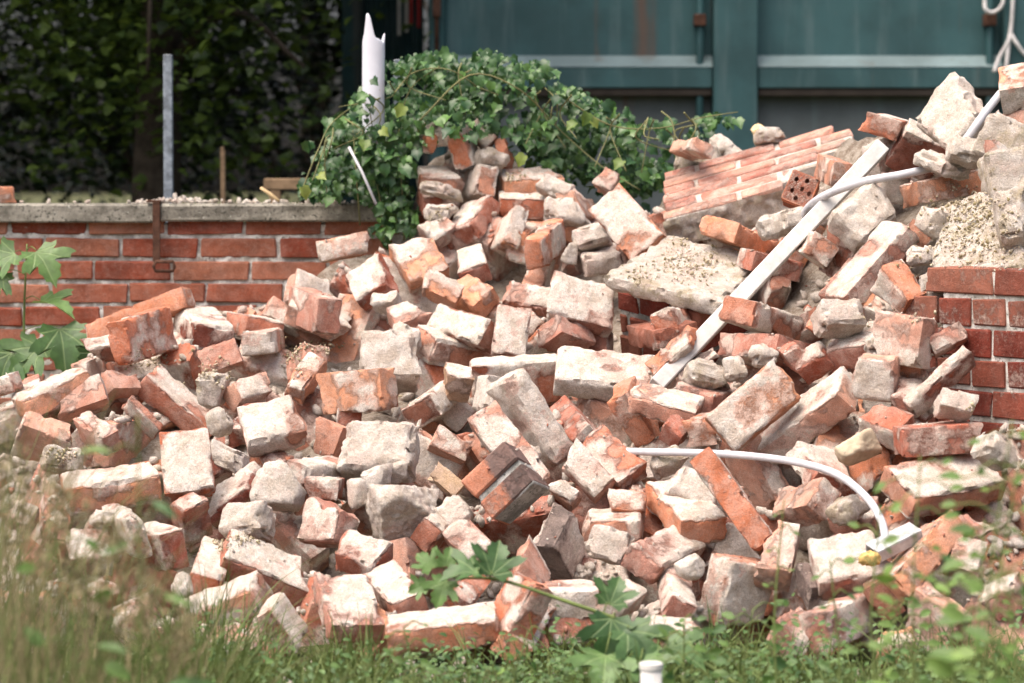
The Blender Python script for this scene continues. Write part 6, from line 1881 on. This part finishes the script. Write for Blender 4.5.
GRASS_MAT = leaf_material('grass_blade', (.050, .085, .022), (.16, .20, .065), trans=.25, rough=.6, spec=.2)
DRY_MAT = leaf_material('dry_grass', (.12, .105, .05), (.30, .25, .14), trans=.2, rough=.7, spec=.15)


def ground_roots(fn, n, seed):
    """fn takes arrays of pixel columns and depths and gives the chance that a blade grows there."""
    r = np.random.default_rng(seed)
    out = np.zeros((0, 2))
    while len(out) < n:
        q = np.column_stack([r.uniform(-120, 1130, 4000), r.uniform(3.2, 6.75, 4000)])
        out = np.vstack([out, q[r.random(4000) < fn(q[:, 0], q[:, 1])]])
    out = out[:n]
    return np.array([(P(u, 600, d)[0], P(u, 600, d)[1], -.01, u, d) for u, d in out])


# the low green strip along the foot of the heap
g = ground_roots(lambda u, d: ((d > 5.7) & (d < 6.7)) * np.clip(2.6 * fbm(np.column_stack([u / 60, d * 3, 0 * u]), 51, 2) - .75, .06, 1), 9000, 52)
r = np.random.default_rng(53)
h = (.03 + .11 * r.random(len(g)) ** 2) * (.3 + 1.5 * fbm(np.column_stack([g[:, 3] / 50, g[:, 4] * 2, 0 * g[:, 3]]), 54, 2)) * (1 + .35 * (g[:, 3] < 250))
me = blades('grass_strip', g[:, :3], h, .45, r.uniform(.0025, .006, len(g)), GRASS_MAT, r.beta(2, 2, len(g)), 55)
o = obj('front_grass', me, GRASS_MAT, kind='stuff')
o['label'], o['category'] = 'short green grass and weeds along the foot of the heap', 'grass'

# small leafy weeds in the strip
fr, po, sc, ti = [], [], [], []
r = np.random.default_rng(61)
for k in range(520):
    u = r.uniform(150, 1080)
    d = r.uniform(5.8, 6.6)
    hh = r.uniform(.03, .13) * (1.2 if u > 640 else 1)
    bx = P(u, 650, d)
    for q in range(r.integers(5, 11)):
        zf = (q + 1) / 10
        pz = np.array([bx[0] + r.normal() * .014, bx[1] + r.normal() * .014, hh * zf * 1.25])
        fr.append(rot_from(np.array([r.normal() * .6, -.6 + r.normal() * .4, 1.0]), np.array([r.normal(), r.normal() * .6, .2]), r))
        po.append(pz)
        sc.append(r.uniform(.007, .020))
        ti.append(r.beta(2, 2))
WEED_MAT = leaf_material('weed_leaf', (.035, .085, .025), (.13, .22, .06), trans=.25, rough=.5)
o = obj('front_weeds', leaves_mesh(OVAL, fr, po, sc, ti), WEED_MAT, kind='stuff')
o['label'], o['category'] = 'small leafy green weeds growing in the front grass', 'weeds'

# tall blurred grass on the left, close to the viewer
def tall_fn(u, d):
    return ((d > 4.3) & (d < 6.2)) * np.clip(1 - np.maximum(0, u + 20) / np.where(d > 4.6, 270, 210), 0, 1) ** 1.1


g = ground_roots(tall_fn, 1150, 71)
r = np.random.default_rng(72)
lim = 1 - np.clip((g[:, 3] + 40) / 330, 0, 1)
zmax = np.array([P(u, 690 - 330 * max(.05, l), d)[2] for u, d, l in zip(g[:, 3], g[:, 4], lim)])
h = np.clip(zmax, .12, 1.0) * (.45 + .6 * r.random(len(g)))
half = r.random(len(g)) < .5
for nm, mat, sel, lab in (('tall_green_grass', GRASS_MAT, half, 'tall out-of-focus green grass at the lower left, close to the viewer'), ('tall_dry_grass', DRY_MAT, ~half, 'tall out-of-focus straw-coloured grass stems at the lower left')):
    me = blades(nm, g[sel][:, :3], h[sel], .28, r.uniform(.002, .0048, sel.sum()), mat, r.beta(2, 2, sel.sum()), 73)
    o = obj(nm, me, mat, kind='stuff')
    o['label'], o['category'] = lab, 'grass'
# seed heads on the dry grass
fr, po, sc, ti = [], [], [], []
for k in range(120):
    u, d = r.uniform(-40, 190), r.uniform(3.8, 5.4)
    l = max(.05, 1 - (u + 40) / 330)
    vtop = 690 - 330 * l * r.uniform(.45, 1.0)
    for q in range(9):
        po.append(P(u + r.normal() * 3, vtop + q * 4 + r.normal() * 2, d))
        fr.append(rot_from(np.array([r.normal(), -1, r.normal()]), np.array([r.normal() * .6, 0, 1.0]), r))
        sc.append(r.uniform(.006, .013))
        ti.append(r.random())
o = obj('grass_seed_heads', leaves_mesh(OVAL, fr, po, sc, ti), DRY_MAT, kind='stuff')
o['label'], o['category'] = 'feathery dry seed heads above the tall grass at lower left', 'grass'

# taller weeds, each a plant of its own
LONG = leaf_fan(sym([(0, 0), (.10, .15), (.15, .4), (.10, .75), (0, 1.0)]), .3, .5)


def weed(label, u, d, vtop, n, size, seed, tint=.5, spread=.06, lean=0.0):
    r = np.random.default_rng(seed)
    base = P(u, 600, d)
    base = np.array([base[0], base[1], 0.0])
    top = P(u + lean, vtop, d)
    mid = (base + top) / 2 + np.array([r.normal() * .02, 0, 0])
    stem = [base, mid, top]
    st = spline(stem, 30)
    lv = []
    for k in range(n):
        t = .35 + .65 * (k + .5) / n
        p = st[int(t * (len(st) - 1))]
        side = 1 if k % 2 else -1
        off = np.array([side * r.uniform(.3, 1) * spread, r.normal() * spread * .5, r.uniform(-.1, .4) * spread])
        s = size * r.uniform(.7, 1.25) * (1.15 - .5 * t)
        lv.append((p + off, s, (r.normal() * .5, -.8, .8 + r.normal() * .4), (side, r.normal() * .4, r.normal() * .5), np.clip(tint + r.normal() * .2, 0, 1)))
    plant_with_leaves('tall_weed', label, 'plant', base, stem, lv, LONG if 'long leaves' in label else OVAL, WEED_BRIGHT, .0026)


WEED_BRIGHT = leaf_material('bright_weed_leaf', (.045, .105, .024), (.17, .27, .06), trans=.3, rough=.5)
weed('blurred tall weed with long leaves hanging over the left of the heap', 120, 4.3, 415, 7, .075, 81, .35, .035, 18)
weed('blurred weed left of the orange-fronted brick in the tall grass', 60, 4.5, 520, 8, .05, 82, .4, .05, -10)
weed('tall leafy weed at the far right edge, largest leaves', 1000, 4.7, 420, 26, .044, 83, .6, .06, 12)
weed('leafy weed left of the right-edge weed with rounded leaves', 950, 4.9, 455, 20, .034, 84, .7, .05, -30)
weed('weed with broad leaves low at the right corner', 1012, 4.5, 560, 20, .05, 85, .5, .07, -10)
weed('slender weed in front of the metal channel', 905, 5.3, 505, 12, .026, 86, .8, .04, -25)
weed('slender weed in front of the square-cut brick', 838, 5.6, 560, 10, .028, 87, .45, .03, -8)
weed('slender weed right of the white pipe end', 782, 5.7, 500, 9, .020, 88, .45, .022, 2)
weed('bushy weed under the large white-bedded brick', 745, 5.9, 610, 14, .040, 89, .25, .05, 8)
weed('low weed in front of the dusty orange brick at lower right', 890, 5.7, 600, 12, .034, 90, .55, .05, 6)
weed('weed with yellowish tips right of the white-spotted orange brick', 965, 5.2, 520, 12, .027, 91, .8, .045, 20)

weed('fine-leaved weed at the very right edge below the pier', 1035, 4.9, 470, 16, .030, 92, .7, .05, -18)
weed('thin weed with small leaves left of the right corner plants', 930, 5.0, 560, 14, .028, 93, .6, .05, 16)
weed('small weed in the grass left of the trailing branch', 400, 5.9, 628, 10, .026, 94, .4, .035, 4)
weed('bushy low weed just right of the white pipe end', 690, 5.75, 620, 14, .036, 95, .35, .05, -6)
weed('small weed at the foot of the long flat orange brick', 520, 5.9, 632, 10, .024, 96, .5, .03, 8)


# ------------------------------------------------------------------ trees beyond the wall
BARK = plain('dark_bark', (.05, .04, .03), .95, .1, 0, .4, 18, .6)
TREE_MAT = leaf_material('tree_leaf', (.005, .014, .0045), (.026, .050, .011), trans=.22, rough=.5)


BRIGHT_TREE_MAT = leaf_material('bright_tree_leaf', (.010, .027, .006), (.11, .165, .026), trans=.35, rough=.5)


def tree(label, x, y, lean, crown, n, seed, size=(.032, .066), mat=None):
    r = np.random.default_rng(seed)
    root = empty('broadleaf_tree', (x, y, 0), label, 'tree', 'trees beyond the garden wall')
    tp = spline([(0, 0, -.1), (lean * .3, .1, 1.2), (lean, 0, 3.0), (lean * 1.2, .1, 5.2)], 18)
    obj('trunk', mesh_from(*tube_vf(tp, np.linspace(.13, .04, len(tp)), 10), 'trunk', True), BARK, root)
    cx, cy, cz, rx, ry, rz = crown
    for k in range(9):
        a = r.uniform(0, 2 * math.pi)
        t0 = tp[r.integers(5, 16)]
        e = np.array([cx - x + rx * .8 * math.cos(a), cy - y + ry * .8 * math.sin(a), cz + rz * r.uniform(-.8, .6)])
        q = spline([t0, (t0 + e) / 2 + [0, 0, .25], e], 12)
        obj('limb', mesh_from(*tube_vf(q, np.linspace(.035, .008, len(q)), 6), 'limb', True), BARK, root)
    # leaf clumps through the volume of the crown
    ncl = 215
    cl = r.normal(size=(ncl, 3))
    cl /= np.linalg.norm(cl, axis=1)[:, None]
    cl *= (r.random(ncl) ** .45)[:, None]
    cl = cl * np.array([rx, ry, rz]) + np.array([cx - x, cy - y, cz])
    cl = cl[cl[:, 2] > .35]
    per = n // len(cl)
    pos = np.repeat(cl, per, 0) + r.normal(size=(len(cl) * per, 3)) * np.array([.22, .22, .14])
    m = len(pos)
    fr = rots_from(np.column_stack([r.normal(size=m) * .5, r.normal(size=m) * .5 - .35, np.ones(m)]), np.column_stack([r.normal(size=m), r.normal(size=m), np.full(m, -.5)]))
    sc = r.uniform(*size, m)
    ti = np.clip(r.beta(2, 2.5, m), 0, 1)
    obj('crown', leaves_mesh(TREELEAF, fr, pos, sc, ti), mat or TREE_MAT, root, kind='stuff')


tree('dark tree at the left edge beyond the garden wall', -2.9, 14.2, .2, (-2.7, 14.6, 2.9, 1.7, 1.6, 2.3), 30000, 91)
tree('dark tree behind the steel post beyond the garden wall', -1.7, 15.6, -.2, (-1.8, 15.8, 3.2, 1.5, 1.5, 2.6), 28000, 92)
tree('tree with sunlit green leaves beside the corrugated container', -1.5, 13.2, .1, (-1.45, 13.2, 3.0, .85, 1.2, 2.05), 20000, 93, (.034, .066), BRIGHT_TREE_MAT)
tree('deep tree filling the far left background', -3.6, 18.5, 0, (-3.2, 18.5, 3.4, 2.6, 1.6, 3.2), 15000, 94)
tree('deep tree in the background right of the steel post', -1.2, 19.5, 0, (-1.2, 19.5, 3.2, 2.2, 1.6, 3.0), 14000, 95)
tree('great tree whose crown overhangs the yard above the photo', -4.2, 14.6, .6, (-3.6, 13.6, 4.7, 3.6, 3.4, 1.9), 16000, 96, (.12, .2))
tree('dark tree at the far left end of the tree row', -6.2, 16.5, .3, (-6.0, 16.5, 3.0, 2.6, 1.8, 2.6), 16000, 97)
